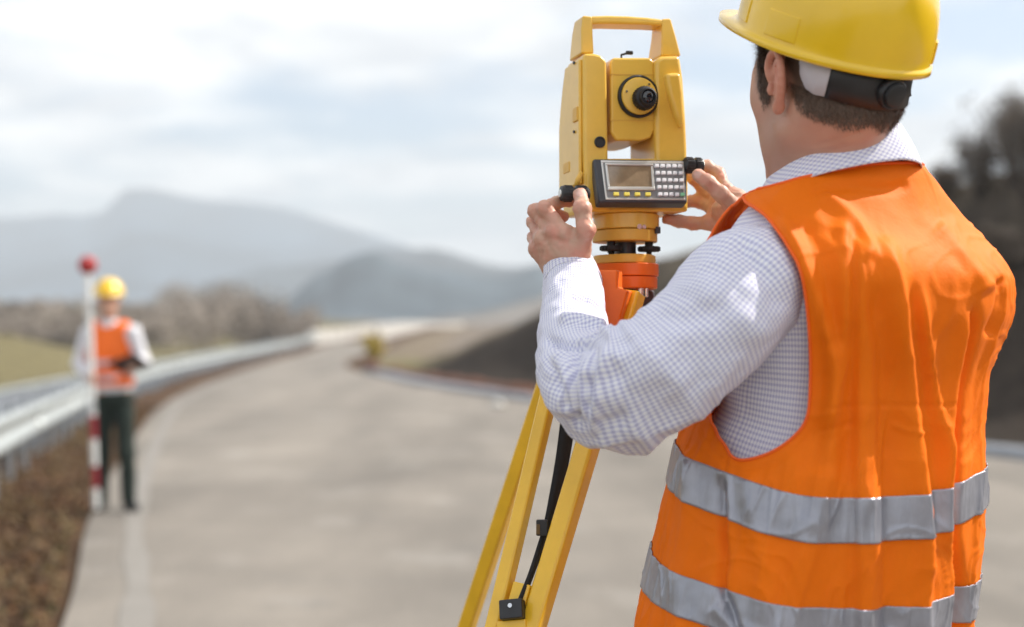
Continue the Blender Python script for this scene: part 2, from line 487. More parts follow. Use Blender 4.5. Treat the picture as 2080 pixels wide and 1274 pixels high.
# road surface: a sheet between its two edges
ry = np.concatenate([np.linspace(-8, 60, 200), np.linspace(61, 210, 80)])
rt_ = np.linspace(0, 1, 24)
RX = xl(ry)[:, None] * (1 - rt_) + xr(ry)[:, None] * rt_
RY = np.repeat(ry[:, None], 24, 1)
RZ = zroad(RY) + 0.012
def road_mat():
    m = bpy.data.materials.new('road_surface'); m.use_nodes = True
    N, L = m.node_tree.nodes, m.node_tree.links; b = N['Principled BSDF']; b.inputs['Roughness'].default_value = .9
    b.inputs['Specular IOR Level'].default_value = .25
    tcn = N.new('ShaderNodeTexCoord')
    def nz(s, d, ro, sc=(1, 1, 1)):
        mp = N.new('ShaderNodeMapping'); mp.inputs['Scale'].default_value = sc
        L.new(tcn.outputs['Object'], mp.inputs[0])
        n = N.new('ShaderNodeTexNoise'); n.inputs['Scale'].default_value = s; n.inputs['Detail'].default_value = d; n.inputs['Roughness'].default_value = ro
        L.new(mp.outputs[0], n.inputs['Vector']); return n.outputs['Fac']
    def rp(x, s):
        r = N.new('ShaderNodeValToRGB')
        while len(r.color_ramp.elements) < len(s): r.color_ramp.elements.new(.5)
        for e, (p, c) in zip(r.color_ramp.elements, s): e.position = p; e.color = (*c, 1)
        L.new(x, r.inputs[0]); return r.outputs[0]
    def mul(a, b_, f=1, mode='MULTIPLY'):
        mx = N.new('ShaderNodeMix'); mx.data_type = 'RGBA'; mx.blend_type = mode
        if isinstance(f, (int, float)): mx.inputs[0].default_value = f
        else: L.new(f, mx.inputs[0])
        L.new(a, mx.inputs[6])
        if isinstance(b_, tuple): mx.inputs[7].default_value = (*b_, 1)
        else: L.new(b_, mx.inputs[7])
        return mx.outputs[2]
    base = rp(nz(.55, 8, .6), [(.3, (.180, .163, .143)), (.7, (.246, .222, .193))])
    tracks = rp(nz(.8, 5, .55, (1.0, .12, 1)), [(.35, (.78, .78, .78)), (.65, (1.13, 1.12, 1.11))])
    c = mul(base, tracks)
    c = mul(c, rp(nz(60, 6, .8), [(.3, (.7, .7, .7)), (.7, (1.25, 1.25, 1.25))]))
    c = mul(c, (.37, .35, .32), rp(nz(1.1, 6, .6, (1, .7, 1)), [(.56, (0, 0, 0)), (.74, (.45, .45, .45))]), 'MIX')   # pale dust
    c = mul(c, (.15, .14, .13), rp(nz(1.7, 5, .6, (.7, 1, 1)), [(.60, (0, 0, 0)), (.72, (.7, .7, .7))]), 'MIX')    # dark patches
    L.new(c, b.inputs['Base Color'])
    bp = N.new('ShaderNodeBump'); bp.inputs['Strength'].default_value = .4; bp.inputs['Distance'].default_value = .01
    L.new(nz(90, 5, .7), bp.inputs['Height']); L.new(bp.outputs[0], b.inputs['Normal'])
    return m
road = mesh_np('road', np.stack([RX, RY, RZ], -1).reshape(-1, 3), grid_faces(len(ry), 24), road_mat())
tag(road, kind='structure')
# worn pale edge line, broken into dabs of old paint and dust
def strip_along(edge, off0, off1, y0, y1, z, n=120, jag=0.0):
    y = np.linspace(y0, y1, n); e = edge(y)
    j = jag * vnoise(np.stack([y * 1.7, 0 * y, 0 * y + 5], -1))
    A = np.stack([e + off0 + j, y, zroad(y) + z], -1); B = np.stack([e + off1 - j, y, zroad(y) + z], -1)
    V = np.stack([A, B], 1).reshape(-1, 3)
    return V, np.array([[2 * i, 2 * i + 1, 2 * i + 3, 2 * i + 2] for i in range(n - 1)])
paint = mat('worn_paint', (.225, .210, .190), .9, var=.25, vscale=2.2, dirt=(.19, .176, .158))
V, Fq = strip_along(xl, .27, .42, 4, 60, .017, 160, .02)
tag(mesh_np('edge_marking', V, Fq, paint), kind='structure')
# low concrete gutter along the right edge
gut = mat('gutter_concrete', (.20, .215, .24), .8, var=.15, vscale=4)
y = np.concatenate([np.linspace(-8, 50, 140)])
prof = [(0, -.02), (0, .10), (.10, .12), (.34, .07), (.52, .11), (.62, .10), (.62, -.02)]
V = np.array([[xr(q) + a, q, zroad(q) + h] for q in y for a, h in prof])
tag(mesh_np('gutter', V, grid_faces(len(y), len(prof)), gut, smooth=False), kind='structure')
# reddish earth lip where the bank runs out
lip = mat('red_earth', (.16, .065, .035), .95, var=.4, vscale=6, bump=.5, bscale=40)
mb = MB(); q = np.linspace(33, 58, 90)
rr = .2 + .06 * vnoise(np.stack([q * .8, 0 * q, 0 * q], -1))
lip_o = MB().tube(np.stack([xr(q) + .85 + .12 * vnoise(np.stack([q, 0 * q + 4, 0 * q], -1)), q, zroad(q) + .06], -1), rr, 10).build('earth_lip', lip, smooth=True)
tag(lip_o, kind='structure')

# lower carriageway beyond the barrier on the left
ly = np.linspace(5, 140, 90)
lx0 = np.interp(ly, [5, 12, 25, 33, 45, 70, 140], [-5.4, -6.5, -8.6, -9.9, -11.7, -14.5, -17])
low = mat('lower_asphalt', (.13, .14, .155), .85, var=.2, vscale=2)
nq = 9; off_ = np.linspace(1.2, -1.9, nq)
V = np.array([[a + o_, b, float(np.max(terrain(a + off_, np.full(nq, b)))) + .05] for a, b in zip(lx0, ly) for o_ in off_])
tag(mesh_np('lower_road', V, grid_faces(len(ly), nq), low), kind='structure')

# ------------------------------------------------------------------ hills
def ridge(name, d, crest_px, base_z, color, depth, seed, n=260, m=40, rough=.05, var=.5, vs=.02):
    """a hill range whose skyline passes the listed (u, v) at distance d; it has a front slope and a back slope"""
    us = np.linspace(crest_px[0][0], crest_px[-1][0], n)
    vs_ = np.interp(us, [c[0] for c in crest_px], [c[1] for c in crest_px])
    top = np.array([P(u, v, d) for u, v in zip(us, vs_)])
    hgt = top[:, 2] - base_z
    hgt = hgt * (1 + rough * fbm(np.stack([us * .012 + seed, 0 * us, 0 * us], -1), 5))
    t = np.linspace(-1, 1, m)
    V = []
    for k in t:
        prof = (1 - abs(k)) ** 1.15
        dep = k * depth
        g = fbm(np.stack([top[:, 0] / depth * 3 + seed, np.full(n, k * 2.0), np.zeros(n)], -1), 5)
        h = base_z + hgt * np.clip(prof + .22 * g * (1 - prof) * prof * 2, 0, 1.05)
        s = (d + dep) / d
        V.append(np.stack([top[:, 0] * (s if k > 0 else s), top[:, 1] + dep, h], -1))
    V = np.array(V).reshape(-1, 3)
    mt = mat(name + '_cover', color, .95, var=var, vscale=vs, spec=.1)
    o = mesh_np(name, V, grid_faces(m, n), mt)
    return tag(o, kind='structure')
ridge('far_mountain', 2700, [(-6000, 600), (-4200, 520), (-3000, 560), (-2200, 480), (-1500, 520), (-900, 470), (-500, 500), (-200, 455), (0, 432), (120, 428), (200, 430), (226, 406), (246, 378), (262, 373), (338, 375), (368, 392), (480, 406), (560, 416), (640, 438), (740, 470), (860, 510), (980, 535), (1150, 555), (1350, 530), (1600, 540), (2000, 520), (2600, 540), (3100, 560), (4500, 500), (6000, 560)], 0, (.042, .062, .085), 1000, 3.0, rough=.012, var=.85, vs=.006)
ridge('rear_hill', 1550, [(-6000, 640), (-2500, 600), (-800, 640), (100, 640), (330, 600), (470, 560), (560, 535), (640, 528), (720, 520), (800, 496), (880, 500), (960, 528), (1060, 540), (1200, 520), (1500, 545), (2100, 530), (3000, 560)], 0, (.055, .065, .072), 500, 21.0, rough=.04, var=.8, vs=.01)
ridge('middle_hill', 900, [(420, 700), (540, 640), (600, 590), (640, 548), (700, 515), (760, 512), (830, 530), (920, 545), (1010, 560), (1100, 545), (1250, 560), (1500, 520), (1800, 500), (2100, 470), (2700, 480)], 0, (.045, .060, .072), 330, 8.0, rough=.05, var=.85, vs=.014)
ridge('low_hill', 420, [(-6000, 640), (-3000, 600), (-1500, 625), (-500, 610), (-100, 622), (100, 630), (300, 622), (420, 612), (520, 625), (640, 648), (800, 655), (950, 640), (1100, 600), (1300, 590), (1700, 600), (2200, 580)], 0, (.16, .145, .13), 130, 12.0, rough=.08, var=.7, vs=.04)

# ------------------------------------------------------------------ bare brown woods behind the road (one mass)
def leaf_cloud(centers, radii, per, size, seed, flat=.6):
    r = np.random.default_rng(seed); Vs = []
    for c, R in zip(centers, radii):
        d = r.normal(size=(per, 3)); d /= np.linalg.norm(d, axis=1)[:, None]
        rad = r.uniform(.35, 1.05, per) ** .6
        p = np.array(c) + d * rad[:, None] * np.array(R)
        a = r.normal(size=(per, 3)); a /= np.linalg.norm(a, axis=1)[:, None]
        b = np.cross(a, r.normal(size=(per, 3))); b /= np.linalg.norm(b, axis=1)[:, None]
        s = size * r.uniform(.6, 1.5, per)[:, None]
        Vs.append(np.stack([p - a * s, p + b * s * flat, p + a * s, p - b * s * flat], 1).reshape(-1, 3))
    V = np.concatenate(Vs); return V, np.arange(len(V)).reshape(-1, 4)
r = np.random.default_rng(11)
tw_col = mat('bare_twigs', (.32, .275, .235), .95, var=.5, vscale=.25, spec=.1)
cs, rs = [], []
for i in range(170):
    yv = r.uniform(105, 190); px = r.uniform(-60, 640); x = (px - 1040) / F_PX * yv
    zt = zroad(yv) + float(terrain(np.array([x]), np.array([yv]))[0]) * .0
    g = float(terrain(np.array([x]), np.array([yv]))[0]); hh = r.uniform(2.2, 4.2) * (1.2 if 330 < px < 540 else .55)
    cs.append((x, yv, g + hh * .45)); rs.append((hh * r.uniform(.35, .8), hh * .6, hh * r.uniform(.5, .75)))
V, Fq = leaf_cloud(cs, rs, 300, .17, 5)
woods = mesh_np('woods', V, Fq, tw_col, smooth=False)
tag(woods, 'brown leafless woodland massed below the hazy mountains', None, None, 'stuff')

# ------------------------------------------------------------------ leaf litter on the verge (stuff)
r = np.random.default_rng(3)
n = 26000
yv = 3.5 + r.uniform(0, 1, n) ** 1.6 * 26; lat = r.uniform(-.05, 2.6, n)
xv = xl(yv) - .1 - lat
zv = terrain(xv, yv) + .02
a = r.normal(size=(n, 3)); a[:, 2] *= .45; a /= np.linalg.norm(a, axis=1)[:, None]
b = np.cross(a, r.normal(size=(n, 3))); b /= np.linalg.norm(b, axis=1)[:, None]
s = r.uniform(.010, .036, n)[:, None]; p = np.stack([xv, yv, zv + s[:, 0] * .5], -1)
V = np.stack([p - a * s, p + b * s * .55, p + a * s, p - b * s * .55], 1).reshape(-1, 3)
pal = np.array([[.24, .12, .05], [.16, .075, .032], [.09, .05, .03], [.32, .20, .10], [.07, .045, .03], [.13, .11, .05], [.42, .29, .17]])
lc = np.repeat(pal[r.choice(7, n, p=[.2, .22, .2, .12, .14, .07, .05])] * .62, 4, 0)
leafm = mat('dead_leaf', (1, 1, 1), .85, attr='col', spec=.2)
lit = mesh_np('dead_leaves', V, np.arange(4 * n).reshape(-1, 4), leafm, smooth=False, attrs={'col': lc})
tag(lit, 'brown dead leaves and clods littering the verge under the barrier', None, None, 'stuff')

r = np.random.default_rng(5)
n = 9000
yv = 3.5 + r.uniform(0, 1, n) ** 1.5 * 24; lat = r.uniform(.0, 2.8, n); kl = vnoise(np.stack([yv * 1.3, lat * 1.6, 0 * yv], -1)); ok = kl > -.05
yv, lat = yv[ok], lat[ok]; n = len(yv); xv = xl(yv) - .05 - lat; zv0 = terrain(xv, yv)
hgt = r.uniform(.04, .15, n); az = r.uniform(0, 2 * math.pi, n); ln_ = r.uniform(.2, 1.1, n) * hgt
p0 = np.stack([xv, yv, zv0 - .01], -1); tp = p0 + np.stack([np.cos(az) * ln_, np.sin(az) * ln_, hgt], -1); md = (p0 + tp) / 2 + np.array([0, 0, 1]) * (hgt * .18)[:, None]
wv = np.stack([-np.sin(az), np.cos(az), 0 * az], -1) * .0035
V = np.stack([p0 - wv, p0 + wv, md + wv * .8, md - wv * .8, tp], 1).reshape(-1, 3); b5 = np.arange(n) * 5
Fg = [(b, b + 1, b + 2, b + 3) for b in b5] + [(b + 3, b + 2, b + 4) for b in b5]
gcol = np.repeat(np.array([[.34, .26, .13], [.22, .16, .08], [.15, .14, .06]])[r.choice(3, n)], 5, 0)
dg_ = mesh_np('dry_grass', V, Fg, leafm, smooth=False, attrs={'col': gcol})
tag(dg_, 'straw-coloured dry grass tufts on the brown verge beside the road', None, None, 'stuff')

# ------------------------------------------------------------------ guard rails
galv = mat('galvanised_rail', (.40, .43, .43), .45, metal=.25, var=.10, vscale=3, spec=.5)
galvp = mat('galvanised_post', (.36, .38, .39), .55, metal=.4, var=.2, vscale=5)
wprof = [(-.02, -.155), (.028, -.150), (.040, -.115), (.040, -.085), (-.025, -.050), (-.035, -.02), (-.035, .02), (-.025, .050), (.040, .085), (.040, .115), (.028, .150), (-.02, .155)]
def guard_rail(path, rail_z, label, post_len, step, post_max):
    """W-beam on posts; path rows are (x, y, ground z)"""
    pts = crom(path, 14)
    root = empty('guard_rail', pts[0]); tag(root, label, 'guard rail', 'guard rails along the left of the road')
    T = np.gradient(pts, axis=0); T[:, 2] = 0; T /= np.linalg.norm(T, axis=1)[:, None]
    S = np.stack([T[:, 1], -T[:, 0], 0 * T[:, 0]], -1)
    o0 = np.array(root.location)
    L_ = np.concatenate([[0], np.cumsum(np.linalg.norm(np.diff(pts, axis=0), axis=1))])
    # beams of 4.3 m, overlapping at the splices
    k = 0; sl = 0.0; nb = 0
    while sl < L_[-1] - .5 and nb < 40:
        blen = 4.3 if sl < 60 else 12
        ss = np.linspace(sl, min(sl + blen, L_[-1]), 7)
        c = np.stack([np.interp(ss, L_, pts[:, j]) for j in range(3)], -1); sv = np.stack([np.interp(ss, L_, S[:, j]) for j in range(3)], -1)
        off = .003 * (nb % 2)
        V = np.array([c[i] + sv[i] * (a + off) + np.array([0, 0, rail_z + h]) for i in range(7) for a, h in wprof])
        o = mesh_np('beam', V, grid_faces(7, len(wprof)), galv, root, origin=o0)
        so = o.modifiers.new('s', 'SOLIDIFY'); so.thickness = .004
        sl += blen; nb += 1
    first = None; sl = .8; npst = 0
    while sl < L_[-1] and npst < post_max:
        c = np.array([np.interp(sl, L_, pts[:, j]) for j in range(3)]); sv = np.array([np.interp(sl, L_, S[:, j]) for j in range(3)])
        if first is None:
            m_ = MB()
            m_.box((-.10, 0, rail_z / 2 - .08), (.006, .10, post_len)); m_.box((-.13, -.047, rail_z / 2 - .08), (.06, .006, post_len)); m_.box((-.13, .047, rail_z / 2 - .08), (.06, .006, post_len))
            first = m_.build('post', galvp, root)
            b_ = MB().box((-.065, 0, rail_z), (.06, .09, .22)).build('spacer_block', galvp, first)
            po, bo = first, b_
        else:
            po = first.copy(); COL.objects.link(po); po.parent = root
            bo = b_.copy(); COL.objects.link(bo); bo.parent = po
        po.location = c - o0; po.rotation_euler = (0, 0, math.atan2(sv[1], sv[0]))
        sl += step if sl < 70 else step * 3; npst += 1
    return root
gp = [(x - .85, yv, float(zroad(yv)) - .03) for x, yv in zip(xl(np.array([3.0, 6.64, 11.3, 20, 30, 42, 60, 80, 110, 150])), [3.0, 6.64, 11.3, 20, 30, 42, 60, 80, 110, 150])]
guard_rail(gp, .58, 'long pale steel guard rail curving along the brown verge behind the far worker', 1.15, 1.33, 60)
gy2 = np.array([8.0, 15, 25, 40, 60, 90]); gx2 = np.interp(gy2, ly, lx0) - 2.3
gp2 = [(x, yv, float(terrain(np.array([x]), np.array([yv]))[0])) for x, yv in zip(gx2, gy2)]
guard_rail(gp2, .62, 'second guard rail farther left beside the lower roadway', 1.2, 2.0, 34)
# concrete parapet where the road bends away in the distance
par = mat('pale_concrete', (.44, .42, .39), .85, var=.12, vscale=.6)
m_ = MB()
for (ax_, ay_), (bx_, by_) in (((-14.0, 98), (-11.6, 150)), ((-10.6, 112), (-9.2, 150)), ((-11.6, 151), (-6, 175))):
    for k in range(12):
        t0, t1 = k / 12, (k + .94) / 12; A = []; B_ = []
        for t, L_ in ((t0, A), (t1, B_)):
            x_, y_ = ax_ + (bx_ - ax_) * t, ay_ + (by_ - ay_) * t; g = float(zroad(y_)) - .05
            L_ += [(x_ - .25, y_, g), (x_ + .25, y_, g), (x_ + .1, y_, g + 1.0), (x_ - .1, y_, g + 1.0)]
        m_.prism(A, B_)
par_o = m_.build('concrete_parapet', par)
tag(par_o, kind=None); tag(par_o, 'pale concrete parapet along the far bend of the road', 'parapet')

# ------------------------------------------------------------------ shrubs and stones
barkm = mat('twig_bark', (.055, .042, .035), .9, var=.3, vscale=30)
bushm = mat('dry_foliage', (.16, .13, .105), .9, var=.5, vscale=6, spec=.15)
yelm = mat('yellow_foliage', (.50, .38, .07), .9, var=.35, vscale=4, spec=.15)
def shrub(x, yv, h, w, label, fol, seed, leaves=900, group=None, lsz=.05):
    g = float(terrain(np.array([x]), np.array([yv]))[0])
    root = empty('shrub', (x, yv, g)); tag(root, label, 'shrub', group)
    r = np.random.default_rng(seed); m_ = MB(); tips = []
    for i in range(14):
        az = r.uniform(0, 2 * math.pi); lean = r.uniform(.1, .55)
        p0 = np.array([r.normal() * .05, r.normal() * .05, -.1]); p2 = np.array([math.cos(az) * lean * w, math.sin(az) * lean * w, h * r.uniform(.65, 1.02)])
        p1 = (p0 + p2) / 2 + r.normal(size=3) * .08 * h
        pts = crom([p0, p1, p2], 4); m_.tube(pts, np.linspace(.022, .004, len(pts)) * h * .7, 5); tips += list(pts[4:])
        for j in range(3):
            b0 = pts[r.integers(3, 8)]; b1 = b0 + np.array([r.normal() * .25 * w, r.normal() * .25 * w, r.uniform(.1, .35) * h])
            m_.tube([b0, b1], [.007 * h, .002 * h], 4); tips.append(b1)
    m_.build('branches', barkm, root)
    V, Fq = leaf_cloud(tips, [(w * .2, w * .2, h * .13)] * len(tips), leaves // len(tips) + 1, lsz, seed + 1)
    mesh_np('foliage', V, Fq, fol, root, smooth=False)
    return root
bl = [('tallest dark bare shrub on the bank crest at the right picture edge', 2062, 25.0, 1.5, .9), ('dark tangled shrub on the bank crest, next to the tallest one', 1995, 25.5, 1.05, .8), ('low scrubby shrub on the bank just beyond the shoulder of the near worker', 1925, 26.5, .6, .7),
      ('broad brown shrub partly cut off by the right picture edge', 2100, 23.5, 1.7, 1.0), ('small thin shrub low on the dark bank below the crest shrubs', 2035, 22.5, .8, .6)]
for i, (lb, px, yv, h, w) in enumerate(bl):
    shrub((px - 1040) / F_PX * yv, yv, h, w, lb, bushm, 40 + i, 1700, 'dark shrubs on the right bank', .035)
shrub(float(xr(55.0)) + .9, 55.5, 1.1, .7, 'small yellow shrub at the far end of the dark bank', yelm, 60, 500, None, .07)
stm = mat('pale_stone', (.62, .60, .56), .9, var=.15, vscale=12)
def stone(x, yv, z, s, label, seed):
    bm = bmesh.new(); bmesh.ops.create_icosphere(bm, subdivisions=2, radius=s)
    for v_ in bm.verts:
        n_ = mnoise.noise(v_.co * (2.2 / s) * .5 + Vector((seed, 0, 0))); v_.co *= 1 + .35 * n_; v_.co.z *= .75
    me = bpy.data.meshes.new('stone'); bm.to_mesh(me); bm.free(); me.materials.append(stm)
    o = new_obj('stone', me); o.location = (x, yv, z + s * .55); tag(o, label, 'stone'); return o
sp = P(1010, 812, 28.5); stone(sp[0], sp[1], float(zroad(sp[1])), .13, 'pale stone lying on the road near the foot of the bank', 2.0)

# ------------------------------------------------------------------ the hazy air
mb = MB().box((0, 1800, 176), (6400, 5000, 360))
hz = mb.build('haze', None)
hm = bpy.data.materials.new('haze_air'); hm.use_nodes = True
hn = hm.node_tree.nodes; hn.remove(hn['Principled BSDF'])
pv = hn.new('ShaderNodeVolumePrincipled'); pv.inputs['Color'].default_value = (.84, .92, 1.0, 1); pv.inputs['Density'].default_value = .00052; pv.inputs['Anisotropy'].default_value = 0.0
hm.node_tree.links.new(pv.outputs[0], hn['Material Output'].inputs['Volume'])
hz.data.materials.clear(); hz.data.materials.append(hm)
tag(hz, kind='stuff')

# ================================================================== THE SURVEY INSTRUMENT
yel = mat('yellow_enamel', (.82, .50, .07), .30, var=.09, vscale=14, bump=.05, bscale=500, coat=.25)
yel_d = mat('yellow_casting', (.74, .42, .06), .45, var=.07, vscale=30, bump=.12, bscale=420)
org = mat('orange_plastic', (.82, .15, .010), .42, var=.06, vscale=20, bump=.06, bscale=380)
blk = mat('black_plastic', (.018, .018, .020), .42, var=.2, vscale=60)
rub = mat('black_rubber', (.012, .012, .013), .6, var=.2, vscale=80)
stl = mat('bright_steel', (.72, .72, .72), .22, metal=1.0)
silv = mat('silver_faceplate', (.66, .66, .63), .30, metal=.6, var=.06, vscale=40)
chal = mat('charcoal_plastic', (.045, .047, .055), .4)
keyw = mat('pale_key', (.80, .80, .82), .45)
keyy = mat('yellow_key', (.80, .66, .10), .45)
keyg = mat('green_key', (.25, .60, .35), .45)
lcd = mat('display_glass', (.27, .20, .13), .10, var=.3, vscale=26, coat=1.0)
glass = mat('lens_glass', (.01, .012, .018), .05, coat=1.0)

ID, IA = 2.10, math.radians(15)
IO = P(1272, 537, ID)                       # centre of the bottom of the base plate
inst = empty('total_station', IO, IA)
tag(inst, 'yellow survey instrument with carrying handle and grey keypad, mounted on the tripod', 'total station')
ca, sa = math.cos(IA), math.sin(IA)
RI = np.array([[ca, -sa, 0], [sa, ca, 0], [0, 0, 1]])
def IL(u, v, yl):
    """local (x, z) of the instrument where the sight line (u, v) crosses local plane y = yl"""
    c = (CAM - IO) @ RI; d = ray(u, v) @ RI
    t = (yl - c[1]) / d[1]; q = c + t * d
    return q[0], q[2]
def IW(p): return IO + RI @ np.asarray(p, float)
def poly(pts, yl): return [IL(u, v, yl) for u, v in pts]
def slab(front, yf, back_y, back=None):
    """front: list of px; solid from local plane yf to back_y (a number or function of z)"""
    A = [(x, yf, z) for x, z in poly(front, yf)]
    B = [(x, back_y(z) if callable(back_y) else back_y, z) for x, _, z in A]
    return A, B
YF = -.052
zs = [IL(1190, v, YF)[1] for v in (428, 230, 170, 108)]
def backy(z): return np.interp(z, zs, [.062, .062, .048, .028])
def dens(pts, n=5):
    out = []
    for i in range(len(pts)):
        a, b = np.array(pts[i], float), np.array(pts[(i + 1) % len(pts)], float)
        m_ = n if abs(a[1] - b[1]) > 60 else 1
        out += [tuple(a + (b - a) * k / m_) for k in range(m_)]
    return out
# yoke: two standards joined by the base block
A, B = slab(dens([(1191, 428), (1187, 300), (1186, 108), (1207, 108), (1222, 112), (1233, 124), (1236, 300), (1237, 428)]), YF, backy)
MB().prism(A, B).build('left_standard', yel, inst, bev=.005)
A, B = slab(dens([(1334, 428), (1332, 300), (1331, 122), (1345, 113), (1382, 112), (1389, 160), (1394, 230), (1397, 300), (1398, 428)]), YF, backy)
MB().prism(A, B).build('right_standard', yel, inst, bev=.007)
A, B = slab([(1191, 430), (1191, 322), (1398, 322), (1398, 430)], YF + .002, .058)
MB().prism(A, B).build('yoke_base', yel, inst, bev=.004)
# bulged drive cover on the right standard
xc, zc_ = IL(1365, 215, YF); x1, _ = IL(1396, 215, YF)
m_ = MB(); bulge = []
prof = [(1352, 148), (1384, 146), (1390, 190), (1393, 240), (1386, 262), (1372, 235), (1360, 195)]
A, B = slab(prof, YF - .012, YF + .01); m_.prism(A, B)
m_.build('drive_cover', yel, inst, bev=.007, seg=4)
# side panel (battery door) on the left standard, its latch, screws and joint
xl_, _ = IL(1187, 250, YF)
def side(pts, x0, x1, name, m__, bev_=.0015, par_=None):
    A = [(x0, yy_, zz_) for yy_, zz_ in pts]; B = [(x1, yy_, zz_) for yy_, zz_ in pts]
    return MB().prism(A, B).build(name, m__, par_ or inst, bev=bev_)
zt, zb = IL(1187, 112, YF)[1], IL(1187, 372, YF)[1]
xs0 = xl_ - .0035
zz = np.linspace(zb, zt - .004, 7)
side([(YF + .010, zb)] + [(YF + .010, zt - .004)] + [(backy(z) - .004, z) for z in zz[::-1]], xs0 + .004, xs0 - .0015, 'battery_door', yel, .0025)
z1, z2 = IL(1187, 213, YF)[1], IL(1187, 243, YF)[1]
side([(YF + .013, z2), (YF + .013, z1), (YF + .035, z1), (YF + .035, z2)], xs0, xs0 - .004, 'door_latch', yel_d, .002)
z1, z2 = IL(1187, 318, YF)[1], IL(1187, 340, YF)[1]
side([(YF + .055, z2), (YF + .055, z1), (YF + .085, z1), (YF + .085, z2)], xs0, xs0 - .0025, 'side_badge', yel_d, .001)
m_ = MB()
for v in (120, 262): 
    z1 = IL(1187, v, YF)[1]; m_.cyl((xs0 - .001, YF + .030, z1), (xs0 - .004, YF + .030, z1), .0022, n=10)
m_.build('screw', chal, inst, smooth=False)
# carrying handle
YH = -.030
z108, z35 = IL(1190, 108, YH)[1], IL(1190, 35, YH)[1]
def hback(z): return np.interp(z, [z108, z35], [.030, .012])
m_ = MB()
A, B = slab(dens([(1181, 109), (1181, 60), (1184, 31), (1204, 33), (1205, 70), (1207, 109)], 3), YH, hback); m_.prism(A, B)
m_.build('handle_post', yel, inst, bev=.003)
m_ = MB()
A, B = slab(dens([(1343, 114), (1345, 70), (1345, 38), (1363, 37), (1374, 75), (1384, 114)], 3), YH, hback); m_.prism(A, B)
m_.build('handle_post', yel, inst, bev=.003)
A, B = slab([(1200, 49), (1200, 32), (1235, 31), (1275, 32), (1315, 35), (1348, 39), (1348, 52), (1315, 50), (1275, 49), (1235, 48)], YH + .001, .011)
MB().prism(A, B).build('handle_grip', yel, inst, bev=.004)
# telescope between the standards
YT = -.044
A, B = slab([(1241, 270), (1240, 125), (1246, 117), (1320, 117), (1329, 124), (1331, 262), (1322, 281), (1300, 286), (1252, 286)], YT, .072)
tel = MB().prism(A, B).build('telescope', yel, inst, bev=.005, seg=4)
for v in (151, 244):                                      # parting lines as thin proud bands
    A, B = slab([(1240, v + 1.2), (1240, v - 1.2), (1331, v - .2), (1331, v + 2.2)], YT - .0006, YT + .004)
    MB().prism(A, B).build('parting_line', yel_d, tel)
xr_, zr_ = IL(1297, 196, YT - .004)
MB().lathe([(.0300, 0), (.0310, .002), (.0310, .008), (.0285, .010), (.0270, .0085)], (xr_, YT + .002, zr_), (0, -1, 0), 56).build('focus_ring', rub, tel, auto=40)
MB().lathe([(.0272, 0), (.0272, .0085), (.0262, .0105), (.0120, .013)], (xr_, YT + .001, zr_), (0, -1, 0), 48).build('ring_plate', yel, tel, auto=35)
xe, ze = IL(1308, 196, YT - .034)
ep = MB()
ep.lathe([(.0150, 0), (.0150, .006), (.0165, .007), (.0165, .018), (.0155, .021), (.0125, .023), (.0125, .030), (.0105, .031), (.0095, .028)], (xr_ + .003, YT - .008, ze), (0, -1, 0), 48)
epo = ep.build('eyepiece', rub, tel, auto=35)
MB().lathe([(.0090, 0), (.0070, .0018), (.003, .0026)], (xr_ + .003, YT - .036, ze), (0, -1, 0), 32).build('eyepiece_lens', glass, tel, auto=50)
m_ = MB()
for k in range(26):
    a = 2 * math.pi * k / 26; m_.box((xr_ + .003 + .0166 * math.cos(a), YT - .0205, ze + .0166 * math.sin(a)), (.0014, .010, .0014))
m_.build('knurling', rub, tel)
for a in (.9, 2.9, 5.0):
    MB().cyl((xr_ + .0215 * math.cos(a), YT - .008, zr_ + .0215 * math.sin(a)), (xr_ + .0215 * math.cos(a), YT - .0125, zr_ + .0215 * math.sin(a)), .0018, n=10).build('ring_screw', stl, tel)
MB().lathe([(.022, -.002), (.029, .0), (.029, .016), (.026, .018)], (xr_, .070, zr_), (0, 1, 0), 40).build('objective_barrel', chal, tel, auto=40)
MB().lathe([(.0255, 0), (.012, .002), (.002, .003)], (xr_, .0875, zr_), (0, 1, 0), 32).build('objective_lens', glass, tel, auto=50)
# peep sight on top and plummet under it
xa, za = IL(1262, 117, .0)
m_ = MB(); m_.tube([(xa, 0, za - .004), (xa, 0, za + .004), (xa + .012, .004, za + .008)], .0018, 8); m_.box((xa + .014, .004, za + .0085), (.010, .006, .005))
m_.build('peep_sight', blk, tel, bev=.0008)
xa, za = IL(1262, 290, 0)
m_ = MB(); m_.cyl((xa - .004, 0, za + .008), (xa - .004, 0, za - .003), .006, n=16); m_.build('telescope_clamp', stl, tel, auto=40)
MB().cyl((xa + .008, -.004, za + .008), (xa + .008, -.004, za - .002), .0048, n=16).build('clamp_cap', blk, tel, auto=40)
# round port on the left standard
xa, za = IL(1218, 289, YF)
MB().lathe([(.0082, 0), (.0082, .003), (.0068, .0036), (.0055, .002)], (xa, YF + .0005, za), (0, -1, 0), 28).build('port_cap', blk, inst, auto=40)
